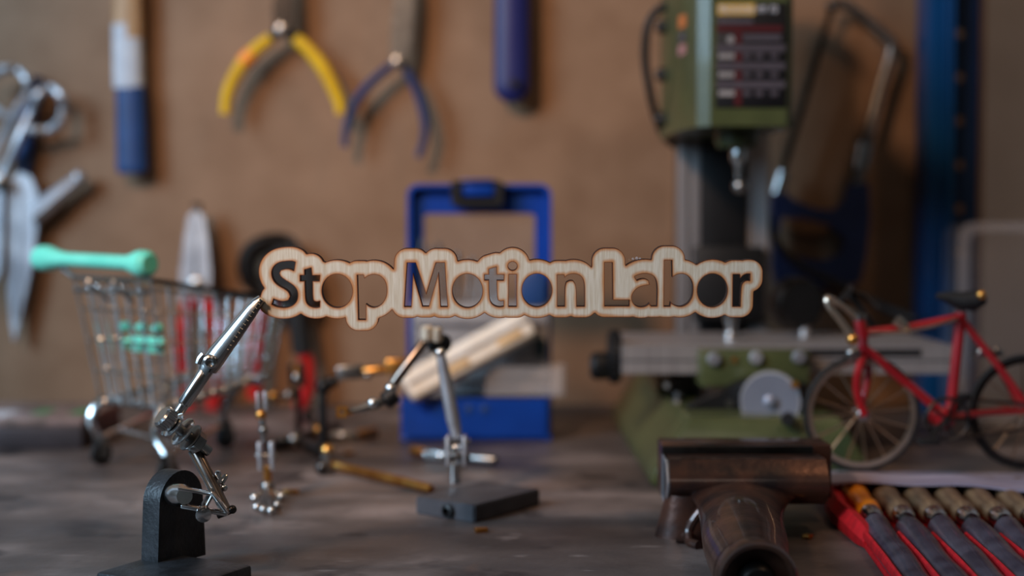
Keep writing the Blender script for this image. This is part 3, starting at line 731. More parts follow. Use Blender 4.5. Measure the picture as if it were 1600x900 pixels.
plate(b, rrect(-.0022, -.0022, .0022, .0022, .0006, 3), [circ(0, 0, .0009, n=12)], e0, M.col[0], M.col[1], M.col[2], .004); obj('square_socket', b, brass, ra)

# ------------------------------------------------------------------ armature pieces
def links(name, label, cat, pieces, group=None):
    """pieces: (part name, kind, material, args) for a ball and socket armature piece"""
    pts = [a for p in pieces for a in p[3] if isinstance(a, V)]
    zmin = min(p.z for p in pts); c = sum(pts, V()) / len(pts)
    t = thing(name, label, cat, (c.x, c.y, max(0, zmin - .002)), group)
    for nm, kd, m, a in pieces:
        b = BM()
        if kd == 'rod': tube(b, [a[0], along(a[0], a[1], .05), along(a[0], a[1], .95), a[1]], [a[2] * .8, a[2], a[2], a[2] * .8], 10)
        elif kd == 'ball': ball(b, a[0], a[1], n=12)
        elif kd == 'plates':
            M = frame(a[1] - a[0], a[4] if len(a) > 4 else (0, 1, 0)); y = M.col[1]
            for s in (-1, 1): box(b, (a[0] + a[1]) / 2 + y * s * a[3], (a[2], a[2] * .42, (a[1] - a[0]).length), M, bev=a[2] * .12)
        obj(nm, b, m, t)
    return t
# standing puppet arm with splayed finger ends
Q = lambda x, y, dy=0: P(x, y, .565 + dy)
px_ = R(1, .565)
fing = []
for (x, y, dy) in ((398, 772, .004), (402, 786, -.004), (412, 790, -.010), (424, 792, -.010), (434, 783, -.003), (440, 770, .005)):
    e = G(x, y + 6, .0018)
    fing.append(('finger', 'rod', steel, (Q(418, 760), e, R(3.5, .56)))); fing.append(('finger_tip', 'ball', chrome, (e, .0018)))
links('puppet_arm_armature', 'ball jointed metal puppet arm standing upright on its splayed fingers', 'armature', [
    ('socket_plates', 'plates', satin, (Q(408, 612), Q(410, 641), R(10, .56), R(6, .56))),
    ('ball', 'ball', brass, (Q(408, 648), R(9, .56))), ('rod', 'rod', steel, (Q(409, 650), Q(413, 690), R(5, .56))),
    ('ball', 'ball', steel, (Q(412, 672), R(8, .56))),
    ('clamp_plates', 'plates', satin, (Q(415, 690), Q(417, 734), R(15, .56), R(9.5, .56))),
    ('plate_screw', 'rod', steel, (Q(400, 712), Q(434, 712), R(4, .56))),
    ('brass_rod', 'rod', brass, (Q(417, 728), Q(419, 758), R(6.5, .56))), ('palm', 'ball', steel, (Q(418, 760), R(11, .56)))] + fing)
# limb lying, silver and brass
def GZ(x, y, z=.003): return G(x, y, z)
links('short_armature_limb', 'short silver armature limb with brass end lying beyond the brass rod', 'armature', [
    ('link_plates', 'plates', steel, (GZ(508, 680), GZ(560, 681), .0036, .0014, (0, 0, 1))), ('ball', 'ball', chrome, (GZ(515, 680), .0030)), ('ball', 'ball', chrome, (GZ(535, 681), .0030)),
    ('ball', 'ball', steel, (GZ(553, 680), .0030)), ('brass_rod', 'rod', brass, (GZ(556, 680), GZ(588, 675), .0027))])
links('long_armature_limb', 'long silver armature limb lying on the bench behind the rig arm plate', 'armature', [
    ('brass_rod', 'rod', brass, (GZ(645, 704), GZ(662, 708), .0026)), ('ball', 'ball', chrome, (GZ(668, 710), .0029)), ('link_plates', 'plates', steel, (GZ(664, 710), GZ(715, 714), .0036, .0014, (0, 0, 1))),
    ('ball', 'ball', chrome, (GZ(690, 712), .0028)), ('rod', 'rod', steel, (GZ(712, 714), GZ(776, 719), .0023)), ('ball', 'ball', steel, (GZ(722, 715), .0028))])
a0, a1 = G(512, 742, 0), G(674, 764, .0022)
links('brass_rod_with_joint', 'long brass rod lying on the bench with upright silver joint at one end', 'armature', [
    ('brass_rod', 'rod', brass, (V((a0.x + .002, a0.y, .0045)), a1, .0021)),
    ('joint_post', 'rod', steel, (V((a0.x, a0.y, .0004)), V((a0.x, a0.y, .011)), .0030)), ('ball', 'ball', brass, (V((a0.x, a0.y, .0108)), .0030)), ('ball', 'ball', darksteel, (V((a0.x - .002, a0.y - .001, .0034)), .0034))])
# arm reaching sideways at the back
E = lambda x, y, dy=0: P(x, y, .66 + dy)
e_ = R(1, .66)
links('raised_armature_arm', 'armature arm raised sideways from a dark stem with bright end block', 'armature', [
    ('foot', 'rod', darksteel, (V((E(506, 660).x, .66, .0035)), V((E(460, 660).x, .69, .0035)), .0034)),
    ('stem', 'rod', blackp, (V((E(504, 660).x, .66, .003)), E(504, 604), e_ * 7)), ('joint', 'ball', blackp, (E(506, 603), e_ * 13)),
    ('joint', 'ball', darksteel, (E(520, 596), e_ * 10)), ('clamp_block', 'plates', steel, (E(527, 583), E(567, 580), e_ * 22, e_ * 5, (0, 0, 1))), ('ball', 'ball', steel, (E(575, 586), e_ * 7)),
    ('rod', 'rod', brass, (E(566, 580), E(612, 576), e_ * 7)), ('end_block', 'plates', brass, (E(604, 573), E(640, 571), e_ * 24, e_ * 7, (0, 0, 1))), ('end_screw', 'rod', chrome, (E(618, 560), E(620, 590), e_ * 8))])
links('reclining_armature_torso', 'cluster of dark ball joints reclining below the red cutter grips', 'armature', [
    ('rod', 'rod', darksteel, (GZ(452, 688, .004), GZ(530, 668, .006), .0026)), ('ball', 'ball', steel, (GZ(460, 686, .005), .0036)), ('ball', 'ball', brass, (GZ(500, 672, .008), .0036)),
    ('rod', 'rod', darksteel, (GZ(500, 672, .008), GZ(480, 650, .012), .0018)), ('ball', 'ball', darksteel, (GZ(482, 650, .012), .0032)), ('ball', 'ball', steel, (GZ(440, 690, .004), .003)),
    ('rod', 'rod', darksteel, (GZ(440, 690, .004), GZ(462, 686, .005), .0022))])
HB = .70
hp = lambda x, y, dy=0: P(x, y, HB + dy)
h_ = R(1, HB)
links('bent_armature_leg', 'upright armature leg with oval knee in front of the red cutter grip', 'armature', [
    ('foot', 'rod', darksteel, (V((hp(430, 660).x, HB - .02, .003)), V((hp(468, 660).x, HB, .003)), .0028)),
    ('shin', 'rod', darksteel, (V((hp(467, 660).x, HB, .003)), hp(465, 604), h_ * 5)), ('knee', 'ball', chrome, (hp(464, 590), h_ * 10)), ('knee', 'ball', brass, (hp(464, 578), h_ * 9)),
    ('knee_collar', 'plates', darksteel, (hp(463, 566), hp(466, 604), h_ * 20, h_ * 8)),
    ('rod', 'rod', darksteel, (hp(462, 615), hp(425, 622), h_ * 5)), ('ball', 'ball', steel, (hp(452, 617), h_ * 9)), ('ball', 'ball', brass, (hp(428, 619), h_ * 9))])
for i, (x, y, w_, lb) in enumerate(((455, 768, 12, 'brass offcut lying right of the puppet arm fingers'), (752, 828, 10, 'brass offcut lying in front of the rig arm plate'), (545, 708, 7, 'tiny brass offcut near the short armature limb'), (1262, 838, 7, 'tiny copper coloured chip right of the vise'))):
    g = G(x, y, .0008); b = BM(); box(b, g, (R(w_ * 2, g.y), .003, .0016), yaw(.3 * i), bev=.0003); tag(obj('metal_offcut', b, brass), lb, 'offcut')

# ------------------------------------------------------------------ toy shopping cart
vA = V((.78, -.625, 0)).normalized(); vB = V((.625, .78, 0)).normalized()
W2 = G(262, 757, 0); 
cart = thing('toy_shopping_cart', 'miniature chrome wire shopping cart with mint green push handle', 'cart', W2 - vA * .028 + vB * .03)
tr = P(236, 446, .607); tl = tr - vA * .056; tl.z = P(100, 432, .645).z
def cp(u, v, w_):  # u across 0..1 (left to right), v along 0..1 (handle end to nose), w 0 bottom..1 top
    L0 = .080 * v; ins = .10 * v + (1 - w_) * .16
    au = (u - .5) * (1 - ins * 1.1) * .056
    z1 = .0860 - .012 * v; z0 = .0290 + .010 * v
    bk = (1 - w_) * .010 * (1 - v) - (1 - w_) * .006 * v
    c = tr - vA * .028
    p = c + vA * au + vB * (L0 + bk); p.z = z0 + (z1 - z0) * w_; return p
wr = .0005
def sheet(name, f, nu, nv, m=chrome):
    b = BM()
    for i in range(nu + 1): tube(b, [f(i / nu, j / 4) for j in range(5)], wr, 5)
    for j in range(nv + 1): tube(b, [f(i / 4, j / nv) for i in range(5)], wr * 1.15, 5)
    obj(name, b, m, cart)
sheet('basket_side', lambda s, t: cp(0, s, t), 9, 4)
sheet('basket_side', lambda s, t: cp(1, s, t), 9, 4)
sheet('basket_nose', lambda s, t: cp(s, 1, t), 6, 4)
sheet('rear_gate', lambda s, t: cp(s, 0, t), 6, 4)
sheet('basket_bottom', lambda s, t: cp(s, t, 0), 6, 7)
b = BM(); tube(b, [cp(1, 0, 1), cp(1, 1, 1), cp(0, 1, 1)], .0011, 8); obj('dark_rim', b, rubber, cart, 'dark rim along the top of the basket')
b = BM(); tube(b, [cp(0, 1, 1), cp(0, 0, 1), cp(1, 0, 1)], .0011, 8); tube(b, [cp(.02, -.02, .90), cp(.98, -.02, .90)], .0012, 8); obj('top_rim', b, chrome, cart)
h0, h1 = P(78, 404, .652), P(222, 412, .606)
b = BM(); d_ = (h1 - h0)
tube(b, [h0 - d_ * .13, h0 - d_ * .10, h0 - d_ * .02, h0 + d_ * .10, h0 + d_ * .2, h1 - d_ * .14, h1 - d_ * .02, h1 + d_ * .05, h1 + d_ * .08],
     [R(12, .64), R(20, .64), R(21, .64), R(14, .64), R(11, .64), R(12, .61), R(21, .61), R(21, .61), R(14, .61)], 18); obj('push_handle', b, mint, cart)
b = BM(); tube(b, [h1 + d_ * .05, h1 + V((.001, 0, -.003)) , cp(1, 0, 1)], .0012, 8); tube(b, [h0, cp(0, 0, 1)], .0012, 8)
tube(b, spline([cp(.3, 0, .88), cp(.36, -.08, .97), cp(.46, -.02, .82)], 4), .0010, 6); tube(b, spline([cp(.62, 0, .88), cp(.68, -.08, .97), cp(.78, -.02, .82)], 4), .0010, 6)
obj('handle_bracket', b, chrome, cart)
b = BM()
for u in (.35, .58, .8):
    for w_ in (.62, .48): ball(b, cp(u, .12, w_), .0030, (1, 1, .8), 10)
box(b, cp(.60, .13, .48), (.024, .0010, .007), frame((0, 0, 1), vA), bev=.0004)
obj('child_seat', b, mint, cart, 'mint plastic child seat panel')
# chassis
wheels = [G(158, 726, 0), G(262, 757, 0), G(352, 700, 0), G(248, 678, 0)]
wheels[3] = wheels[0] + (wheels[2] - wheels[1])
b = BM()
up = [cp(0, .02, 0), cp(1, .02, 0), cp(1, .75, 0), cp(0, .75, 0)]
for wv, u_ in zip(wheels, up):
    tp = wv + V((0, 0, .012)); md = along(tp, u_, .5) - vB * .006
    tube(b, spline([tp, md, u_ - vB * .002, u_ + vB * .008], 5), .0021, 8)
b2 = [w_ + V((0, 0, .0125)) for w_ in wheels]
tube(b, [b2[0], b2[3]], .0013, 8); tube(b, [b2[1], b2[2]], .0013, 8); tube(b, [b2[2], b2[3]], .0013, 8); tube(b, [along(b2[0], b2[3], .25), along(b2[1], b2[2], .25)], .0011, 8)
tube(b, [cp(0, .02, 0), cp(1, .02, 0)], .0016, 8); tube(b, [cp(1, 0, 0), cp(1, 1, 0)], .0014, 8); tube(b, [cp(0, 0, 0), cp(0, 1, 0)], .0014, 8)
obj('chassis', b, chrome, cart)
for wv in wheels:
    b = BM(); lathe(b, wv + V((0, 0, .0052)) - vA * .0018, vA, [(.0042, 0), (.0052, .0006), (.0052, .003), (.0042, .0036)], 20); wo = obj('wheel', b, rubber, cart)
    b = BM(); lathe(b, wv + V((0, 0, .0052)) - vA * .0026, vA, [(.0016, 0), (.0016, .0052)], 10)
    for s in (-1, 1): box(b, wv + V((0, 0, .0085)) + vA * .0030 * s, (.0035, .0007, .0095), frame((0, 0, 1), vB))
    box(b, wv + V((0, 0, .0128)), (.004, .0065, .0008), frame((0, 0, 1), vB)); obj('castor_fork', b, steel, wo)

# low tin at far left
tn = thing('flat_tin', 'low dark grey tin with pink and green printed lid at the far left', 'tin', G(20, 695, 0))
c_ = G(128, 702, 0); x1 = c_.x; zt = .0145
b = BM(); box(b, (x1 - .06, c_.y + .035, .0055), (.12, .07, .011), bev=.001); obj('tin_body', b, greycard, tn)
b = BM(); box(b, (x1 - .06, c_.y + .035, .0128), (.121, .071, .0036), bev=.0008); obj('tin_lid', b, mat('pale_printed_lid', srgb(150, 130, 128), .35, .2, srgb(96, 88, 84), 90), tn)
for (u, v_, w_, h_2, m_) in ((-.083, .010, .03, .018, pink), (-.050, .02, .018, .024, white), (-.028, .03, .008, .02, leaf), (-.008, .03, .009, .02, leaf), (-.09, .042, .04, .015, white), (-.068, .034, .008, .01, leaf)):
    b = BM(); box(b, (x1 + u, c_.y + v_, .0147), (w_, h_2, .0004)); obj('printed_patch', b, m_, tn)

# ------------------------------------------------------------------ blue drill case
bc = thing('blue_drill_case', 'open royal blue plastic drill case with upright windowed lid', 'case', G(743, 690, 0))
yb = G(743, 690, 0).y; bx0, bx1, bz = P(625, 650, yb).x, P(862, 650, yb).x, P(743, 623, yb).z; dep = .036
b = BM()
box(b, ((bx0 + bx1) / 2, yb + dep / 2, .0015), (bx1 - bx0, dep, .003), bev=.001)
plate(b, rrect(bx0, yb, bx1, yb + dep, .004, 4), [rrect(bx0 + .0018, yb + .0018, bx1 - .0018, yb + dep - .0018, .003, 4)], (0, 0, .001), (1, 0, 0), (0, 1, 0), (0, 0, 1), bz - .001)
obj('case_base', b, caseb, bc)
for x in (733, 757):
    b = BM(); lathe(b, P(x, 640, yb - .0006), (0, 1, 0), [(.0008, 0), (.0022, .0004), (.0022, .001)], 14); obj('rivet', b, bluep, bc)
yl = yb + dep + .002
lx0, lx1, lzt = P(637, 300, yl).x, P(861, 300, yl).x, P(740, 288, yl).z
wx0, wx1, wz1, wz0 = P(662, 300, yl).x, P(836, 300, yl).x, P(740, 334, yl).z, P(740, 590, yl).z
b = BM()
plate(b, rrect(lx0, .004, lx1, lzt, .006, 6), [rrect(wx0, wz0, wx1, wz1, .002, 3)], (0, yl, 0), (1, 0, 0), (0, 0, 1), (0, 1, 0), .003)
plate(b, rrect(lx0, .004, lx1, lzt, .006, 6), [rrect(lx0 + .0022, .0062, lx1 - .0022, lzt - .0022, .004, 6)], (0, yl - .006, 0), (1, 0, 0), (0, 0, 1), (0, 1, 0), .007)
obj('lid_frame', b, caseb, bc)
b = BM(); box(b, ((wx0 + wx1) / 2, yl + .0015, (wz0 + wz1) / 2), (wx1 - wx0, .0008, wz1 - wz0)); obj('lid_window', b, lidg, bc)
b = BM(); kx0, kx1 = P(706, 300, yl).x, P(786, 300, yl).x; kz0, kz1 = P(706, 322, yl).z, P(706, 283, yl).z
plate(b, rrect(kx0, kz0, kx1, kz1, .002, 4), [rrect(kx0 + .0045, kz0 + .0035, kx1 - .0045, kz1 - .0008, .0005, 3)], (0, yl - .010, 0), (1, 0, 0), (0, 0, 1), (0, 1, 0), .012)
obj('latch', b, blackp, bc)
b = BM(); box(b, ((kx0 + kx1) / 2, yl - .004, (kz0 + kz1) / 2 + .003), (.018, .008, .009), bev=.001); obj('latch_tongue', b, caseb, bc)
# drill index plate and clear tray
ix0, ix1, iz1, iz0 = P(648, 500, yl).x, P(856, 500, yl).x, P(740, 470, yl).z, P(740, 615, yl).z
b = BM(); box(b, ((ix0 + ix1) / 2, yl - .010, (iz0 + iz1) / 2), (ix1 - ix0, .008, iz1 - iz0), bev=.001); obj('drill_holder', b, greyp, bc)
for i in range(9):
    t = i / 8; x = ix0 + .005 + t * .038; hgt = .034 - .017 * t + random.uniform(-.003, .003)
    b = BM(); tube(b, [V((x, yl - .010, iz1 - .001)), V((x - .001 + .0035 * (t > .5), yl - .007, iz1 + hgt))], .0009 + .0005 * t, 8); obj('drill_bit', b, darksteel, bc)
b = BM(); box(b, (lx1 - .010, yl - .012, P(740, 450, yl).z), (.014, .006, .018), bev=.001); obj('side_block', b, bluep, bc)
for y in (505, 548, 590):
    b = BM(); box(b, ((ix0 + ix1) / 2, yl - .0145, P(740, y, yl).z), (ix1 - ix0 - .004, .0012, .0014)); obj('holder_rib', b, labelg if y == 505 else steel, bc)
b = BM(); cx_ = P(842, 540, yl).x; box(b, (cx_, yl - .0145, P(740, 540, yl).z), (.005, .002, .009), bev=.0005); obj('teal_button', b, mat('dull_teal', srgb(40, 60, 66), .5), bc)
# clear tray in the case
ct_ = thing('clear_parts_tray', 'clear plastic parts tray tipped out over the right side of the blue case', 'tray', P(820, 618, yb + .012))
tx0, tx1, tz0, tz1 = P(756, 600, yb + .01).x, P(884, 600, yb + .01).x, P(800, 618, yb + .01).z + .0008, P(800, 572, yb + .01).z
b = BM(); plate(b, rrect(tx0, yb + .006, tx1, yb + .026, .004, 4), [rrect(tx0 + .0012, yb + .0072, tx1 - .0012, yb + .0248, .003, 4)], (0, 0, tz0), (1, 0, 0), (0, 1, 0), (0, 0, 1), tz1 - tz0); obj('tray_wall', b, traym, ct_)
b = BM(); plate(b, rrect(tx0, yb + .006, tx1, yb + .026, .004, 4), [], (0, 0, tz0 - .0006), (1, 0, 0), (0, 1, 0), (0, 0, 1), .001); obj('tray_bottom', b, clearp, ct_)
b = BM(); box(b, ((tx0 + tx1) / 2, yb + .016, tz0 + .003), (tx1 - tx0 - .012, .008, .0012)); obj('divider', b, traym, ct_)
b = BM(); rb = P(782, 604, yb + .02); box(b, (rb.x, yb + .0255 + .003, .0135), (.026, .004, .021), bev=.0008); tag(obj('red_bit_holder', b, redp), 'red plastic bit holder lying inside the blue case', 'holder')
# cream stick resting diagonally in the case
s0, s1 = P(650, 604, yb - .004), P(812, 516, yb + .012)
st2 = thing('cream_dispenser_stick', 'cream coloured plastic stick leaning diagonally across the open blue case', 'stick', s0)
ax = (s1 - s0); M = frame(ax, (0, -1, .55)); Ls = ax.length + .012
b = BM(); box(b, (s0 + s1) / 2 + M.col[0] * .0005 + V((0, 0, .001)), (.0085, .0165, Ls), M, bev=.003, seg=4); obj('cream_body', b, cream, st2)
b = BM(); box(b, (s0 + s1) / 2 - M.col[1] * 0 + M.col[0] * .0048 + V((0, 0, .001)), (.002, .0018, Ls * .94), M, bev=.0004); obj('ridge', b, greyp, st2)
for t in (.35, .86):
    b = BM(); box(b, along(s0, s1, t) + M.col[0] * .0052 + M.col[1] * .004 + V((0, 0, .001)), (.0012, .003, .014), M, bev=.0003); obj('amber_mark', b, mat('amber_print', srgb(214, 170, 110), .5) if t < .5 else MATS['amber_print'], st2)

# ------------------------------------------------------------------ bench milling machine
ml = thing('milling_machine', 'green miniature milling machine with chrome handwheel and black speed chart', 'milling machine', G(1180, 700, 0))
my = .76   # column front
def cx_at(px, d): return P(px, 300, d).x
c0x, c1x = cx_at(1062, my), cx_at(1203, my); ztop = .26
zc0 = P(1100, 520, my).z - .01
def vbar(name, a, c, d, th, m, z0=None, z1=None, bev=.0005):
    b = BM(); xa, xc = cx_at(a, d), cx_at(c, d); z0_ = zc0 if z0 is None else z0; z1_ = ztop if z1 is None else z1
    box(b, ((xa + xc) / 2, d + th / 2, (z0_ + z1_) / 2), (xc - xa, th, z1_ - z0_), bev=bev); return obj(name, b, m, ml)
vbar('column_core', 1064, 1202, my + .006, .03, darksteel)
silver = mat('anodised_aluminium', srgb(160, 154, 153), .42, .45, srgb(140, 134, 133), 60, stretch=(8, 8, .3))
vbar('column_rail', 1061, 1076, my, .012, silver); vbar('column_rail', 1079, 1094, my + .001, .012, silver)
vbar('column_rail', 1168, 1182, my + .001, .012, silver); vbar('column_rail', 1185, 1203, my, .012, silver)
vbar('black_slide', 1095, 1167, my - .001, .012, blackp)
zb = P(1140, 385, my).z; zb0 = P(1140, 500, my).z
vbar('column_bracket', 1086, 1196, my - .008, .010, blackp, zb0, zb, .001)
# head
hd0, hd1 = .655, .75
hx0, hx1 = P(1110, 100, hd0).x, P(1240, 100, hd0).x; hz0, hz1 = P(1170, 197, hd0).z, P(1170, -60, hd0).z
b = BM()
xl = P(1052, 100, hd0 + .045).x
plate(b, [(hx0, hd0), (hx1 - .003, hd0), (hx1, hd0 + .003), (hx1, hd1 + .01), (xl, hd1 + .01), (xl, hd0 + .042), (hx0 - .0055, hd0 + .004)], [], (0, 0, hz0), (1, 0, 0), (0, 1, 0), (0, 0, 1), hz1 - hz0)
bmesh.ops.bevel(b, geom=[e for e in b.edges if e.calc_face_angle(0) > .5], offset=.0014, segments=3, affect='EDGES')
obj('head_housing', b, green, ml)
lb = BM(); lx_0, lx_1 = P(1118, 80, hd0).x, P(1228, 80, hd0).x; lz0, lz1 = P(1118, 168, hd0).z, P(1118, 4, hd0).z
def lrect(name, a, y0_, c, y1_, m, off): 
    b = BM(); p, q2 = P(a, y0_, hd0), P(c, y1_, hd0); box(b, ((p.x + q2.x) / 2, hd0 - off, (p.z + q2.z) / 2), (q2.x - p.x, .0003, p.z - q2.z)); return obj(name, b, m, chart)
b = BM(); box(b, ((lx_0 + lx_1) / 2, hd0 - .0003, (lz0 + lz1) / 2), (lx_1 - lx_0, .0008, lz1 - lz0), bev=.0002); chart = obj('speed_chart', b, labelk, ml, 'black printed speed chart')
lrect('yellow_field', 1121, 6, 1179, 24, labely, .0008)
for y0_, y1_ in ((40, 50),): lrect('red_band', 1119, y0_, 1222, y1_, labelr, .0008)
lrect('red_column', 1148, 50, 1158, 166, labelr, .0008)
for y0_ in (70, 98, 127): lrect('grey_row', 1118, y0_, 1226, y0_ + 11, labelg, .0009)
for y0_ in (84, 113, 142):
    lrect('print_mark', 1122, y0_, 1147, y0_ + 8, labelw if 0 else greyp, .0010)
    for xx in (1160, 1180, 1203): 
        lrect('print_mark', xx, y0_, xx + 12, y0_ + 8, labelg, .0010)
lrect('print_mark', 1160, 54, 1220, 64, labelg, .0010)
lrect('print_mark', 1123, 30, 1176, 38, labelg, .0010)
p = P(1141, 62, hd0); b = BM(); lathe(b, (p.x, hd0 - .0012, p.z), (0, 1, 0), [(.0018, 0), (.0018, .0004)], 18); obj('print_dot', b, greyp, chart)
def text(s, px, py, hpx, wpx, m, d, par):
    cu = bpy.data.curves.new('lettering', 'FONT'); cu.body = s; cu.extrude = .02; to = bpy.data.objects.new('t', cu)
    C.objects.link(to); dg = bpy.context.evaluated_depsgraph_get(); me = bpy.data.meshes.new_from_object(to.evaluated_get(dg)); 
    b = BM(); b.from_mesh(me); bpy.data.objects.remove(to); bpy.data.meshes.remove(me); bpy.data.curves.remove(cu)
    xs = [v.co.x for v in b.verts]; ys = [v.co.y for v in b.verts]; p0 = P(px, py, d)
    sx = R(wpx, d) / (max(xs) - min(xs)); sy = R(hpx, d) / (max(ys) - min(ys)); mx, mn = min(xs), min(ys)
    for v in b.verts: v.co = V((p0.x + (v.co.x - mx) * sx, d + v.co.z * .006, p0.z + (v.co.y - mn) * sy))
    return obj('lettering', b, m, par)
text('PROXXON', 1124, 21, 12, 52, labelw, hd0 - .0012, chart)
text('MF 70', 1183, 20, 11, 31, labelw, hd0 - .0010, chart)
# side sticker, top cap, screws on the side, cable
b = BM(); sdir = (V((xl, hd0 + .042, 0)) - V((hx0 - .0055, hd0 + .004, 0))).normalized(); sn_ = V((sdir.y, -sdir.x, 0)) * (1 if sdir.x < 0 else 1)
sn_ = V((-abs(sdir.y), -abs(sdir.x), 0)).normalized()
mid = V((hx0 - .0055, hd0 + .004, 0)) + sdir * .024
for yy, m_, hh_ in ((34, mat('amber_sticker', srgb(190, 110, 60), .5), .006), (78, mat('rose_sticker', srgb(170, 120, 120), .5), .005), (58, labelg, .004)):
    b = BM(); p = P(1068, yy, mid.y); box(b, (mid.x + sn_.x * .0003, mid.y + sn_.y * .0003, p.z), (.0006, .010, hh_), Matrix((sn_, sdir, V((0, 0, 1)))).transposed()); obj('sticker', b, m_, ml)
for yy in (40, 115, 185):
    b = BM(); p = P(1047, yy, .73); lathe(b, V((xl + .001, .735, p.z)), (-1, 0, 0), [(.0035, 0), (.0035, .004), (.0025, .006)], 12); obj('side_knob', b, blackp, ml)
b = BM(); tube(b, spline([P(1078, 10, .74), P(1052, 8, .735), P(1028, 16, .735), P(1012, 42, .735), P(1008, 90, .74), P(1015, 140, .745), P(1026, 185, .755), P(1040, 215, .765), P(1063, 230, .775)], 6), R(6.5, .74), 10); obj('power_cable', b, rubber, ml)
b = BM(); tube(b, spline([P(1196, 330, .81), P(1215, 380, .82), P(1250, 415, .82), P(1310, 445, .82), P(1380, 480, .81), P(1430, 500, .80)], 6), R(6, .82), 8); obj('rear_cable', b, rubber, ml)
b = BM(); p = P(1149, 216, .69); lathe(b, V((p.x, .685, hz0 + .001)), (0, 0, -1), [(.0105, 0), (.0105, .007), (.0090, .0095)], 24); obj('spindle_collar', b, green, ml)
b = BM(); p = P(1154, 232, .685); lathe(b, V((p.x, .685, hz0 - .006)), (0, 0, -1), [(.0034, 0), (.0036, .003), (.0040, .006), (.0036, .0085), (.0020, .010), (.0015, .013), (.0015, .017)], 16); obj('collet', b, chrome, ml)
b = BM(); ball(b, P(1156, 291, .685), R(12, .685)); tube(b, [P(1155, 270, .685), P(1156, 291, .685)], .0014, 8); obj('probe_ball', b, steel, ml)
# work table
ty0, ty1 = .655, .735; tzt = P(1100, 519, ty1).z; tx0, tx1 = P(972, 560, ty0).x, P(1490, 560, ty0).x
zbt = P(1100, 584, ty0).z; zt = P(1100, 540, ty0).z
prof = [(0, zbt), (0, zbt + .0052), (.0018, zbt + .0060), (.0018, zt - .0075), (0, zt - .0065), (0, zt)]
n_ = 3
sl = (ty1 - ty0) / 3
for k in range(3):
    c_ = sl * (k + .5); prof += [(c_ - .0022, zt), (c_ - .0022, zt - .003), (c_ + .0022, zt - .003), (c_ + .0022, zt)]
prof += [(ty1 - ty0, zt), (ty1 - ty0, zbt)]
b = BM(); plate(b, prof, [], (tx0, ty0, 0), (0, 1, 0), (0, 0, 1), (1, 0, 0), tx1 - tx0); obj('work_table', b, silver, ml)
b = BM(); box(b, (P(1290, 540, ty0).x, ty0 + .0012, P(1290, 551, ty0).z), (R(300, ty0), .003, .0032)); obj('black_scale', b, blackp, ml)
b = BM(); pz = (zbt + zt) / 2
lathe(b, V((tx0, ty0 + .016, pz)), (-1, 0, 0), [(.0115, -.0005), (.0122, .0005), (.0122, .0045), (.0110, .0055)], 26)
for k in range(26):
    a_ = 2 * PI * k / 26; box(b, (tx0 - .0026, ty0 + .016 + .0122 * math.cos(a_), pz + .0122 * math.sin(a_)), (.004, .0009, .0009))
hw_ = obj('left_handwheel', b, blackp, ml)
b = BM(); lathe(b, V((tx0 - .005, ty0 + .012, pz - .004)), (-1, 0, 0), [(.0055, 0), (.0066, .002), (.0066, .007), (.0050, .009)], 18); obj('handwheel_knob', b, blackp, hw_)
# saddle
sy0 = .640; sx0, sx1 = P(1096, 570, sy0).x, P(1266, 570, sy0).x; sz1, sz0 = P(1150, 549, sy0).z, P(1150, 606, sy0).z
b = BM(); box(b, ((sx0 + sx1) / 2, sy0 + .035, (sz0 + sz1) / 2), (sx1 - sx0, .07, sz1 - sz0), bev=.0012); obj('saddle', b, green, ml)
for x, y in ((1115, 561), (1181, 559), (1248, 558)):
    b = BM(); p = P(x, y, sy0); lathe(b, V((p.x, sy0 + .0005, p.z)), (0, -1, 0), [(.0031, 0), (.0031, .0022), (.0024, .0032), (.0012, .0033), (.0010, .0020)], 18); obj('cap_screw', b, satin, ml)
b = BM(); p = P(1147, 562, sy0); lathe(b, V((p.x, sy0 + .0005, p.z)), (0, -1, 0), [(.0014, 0), (.0014, .0012)], 12); obj('oil_plug', b, brass, ml)
# black triangular bracket and chrome front handwheel
by = .630
b = BM(); pxplate(b, [(1070, 648), (1078, 636), (1160, 596), (1200, 588), (1262, 600), (1262, 650)], [], by, .010); obj('black_bracket', b, blackp, ml)
b = BM(); p = P(1140, 630, by); lathe(b, V((p.x, by + .0003, p.z)), (0, -1, 0), [(.0016, 0), (.0016, .0012)], 14); obj('bracket_screw', b, steel, ml)
hwc = P(1203, 628, .615); ax_ = V((-.22, -1, .06)).normalized()
b = BM(); lathe(b, hwc - ax_ * .010, ax_, [(.004, -.004), (.0125, 0), (.0133, .0012), (.0133, .0062), (.0129, .0071), (.0119, .0070), (.0035, .0064)], 40); fw = obj('front_handwheel', b, satin, ml)
b = BM(); lathe(b, hwc - ax_ * .010, ax_, [(.0120, .0070), (.0121, .0072), (.003, .0070), (.0029, .0074), (.0026, .0092), (.0012, .0096)], 30); obj('wheel_hub', b, mat('blue_grey_steel', srgb(150, 156, 172), .42, .8, srgb(140, 146, 162), 40), fw)
b = BM(); pc_ = P(1231, 653, .603); lathe(b, pc_ - ax_ * .003, ax_, [(.0022, -.004), (.0020, .006), (.0030, .008), (.0026, .012)], 14); obj('crank_pin', b, blackp, fw)
b = BM(); lathe(b, P(1242, 601, .612), ax_, [(.0014, -.006), (.0018, .001)], 10); obj('wheel_glint', b, brass, fw)  # brass stub stands in for the warm highlight on the wheel rim
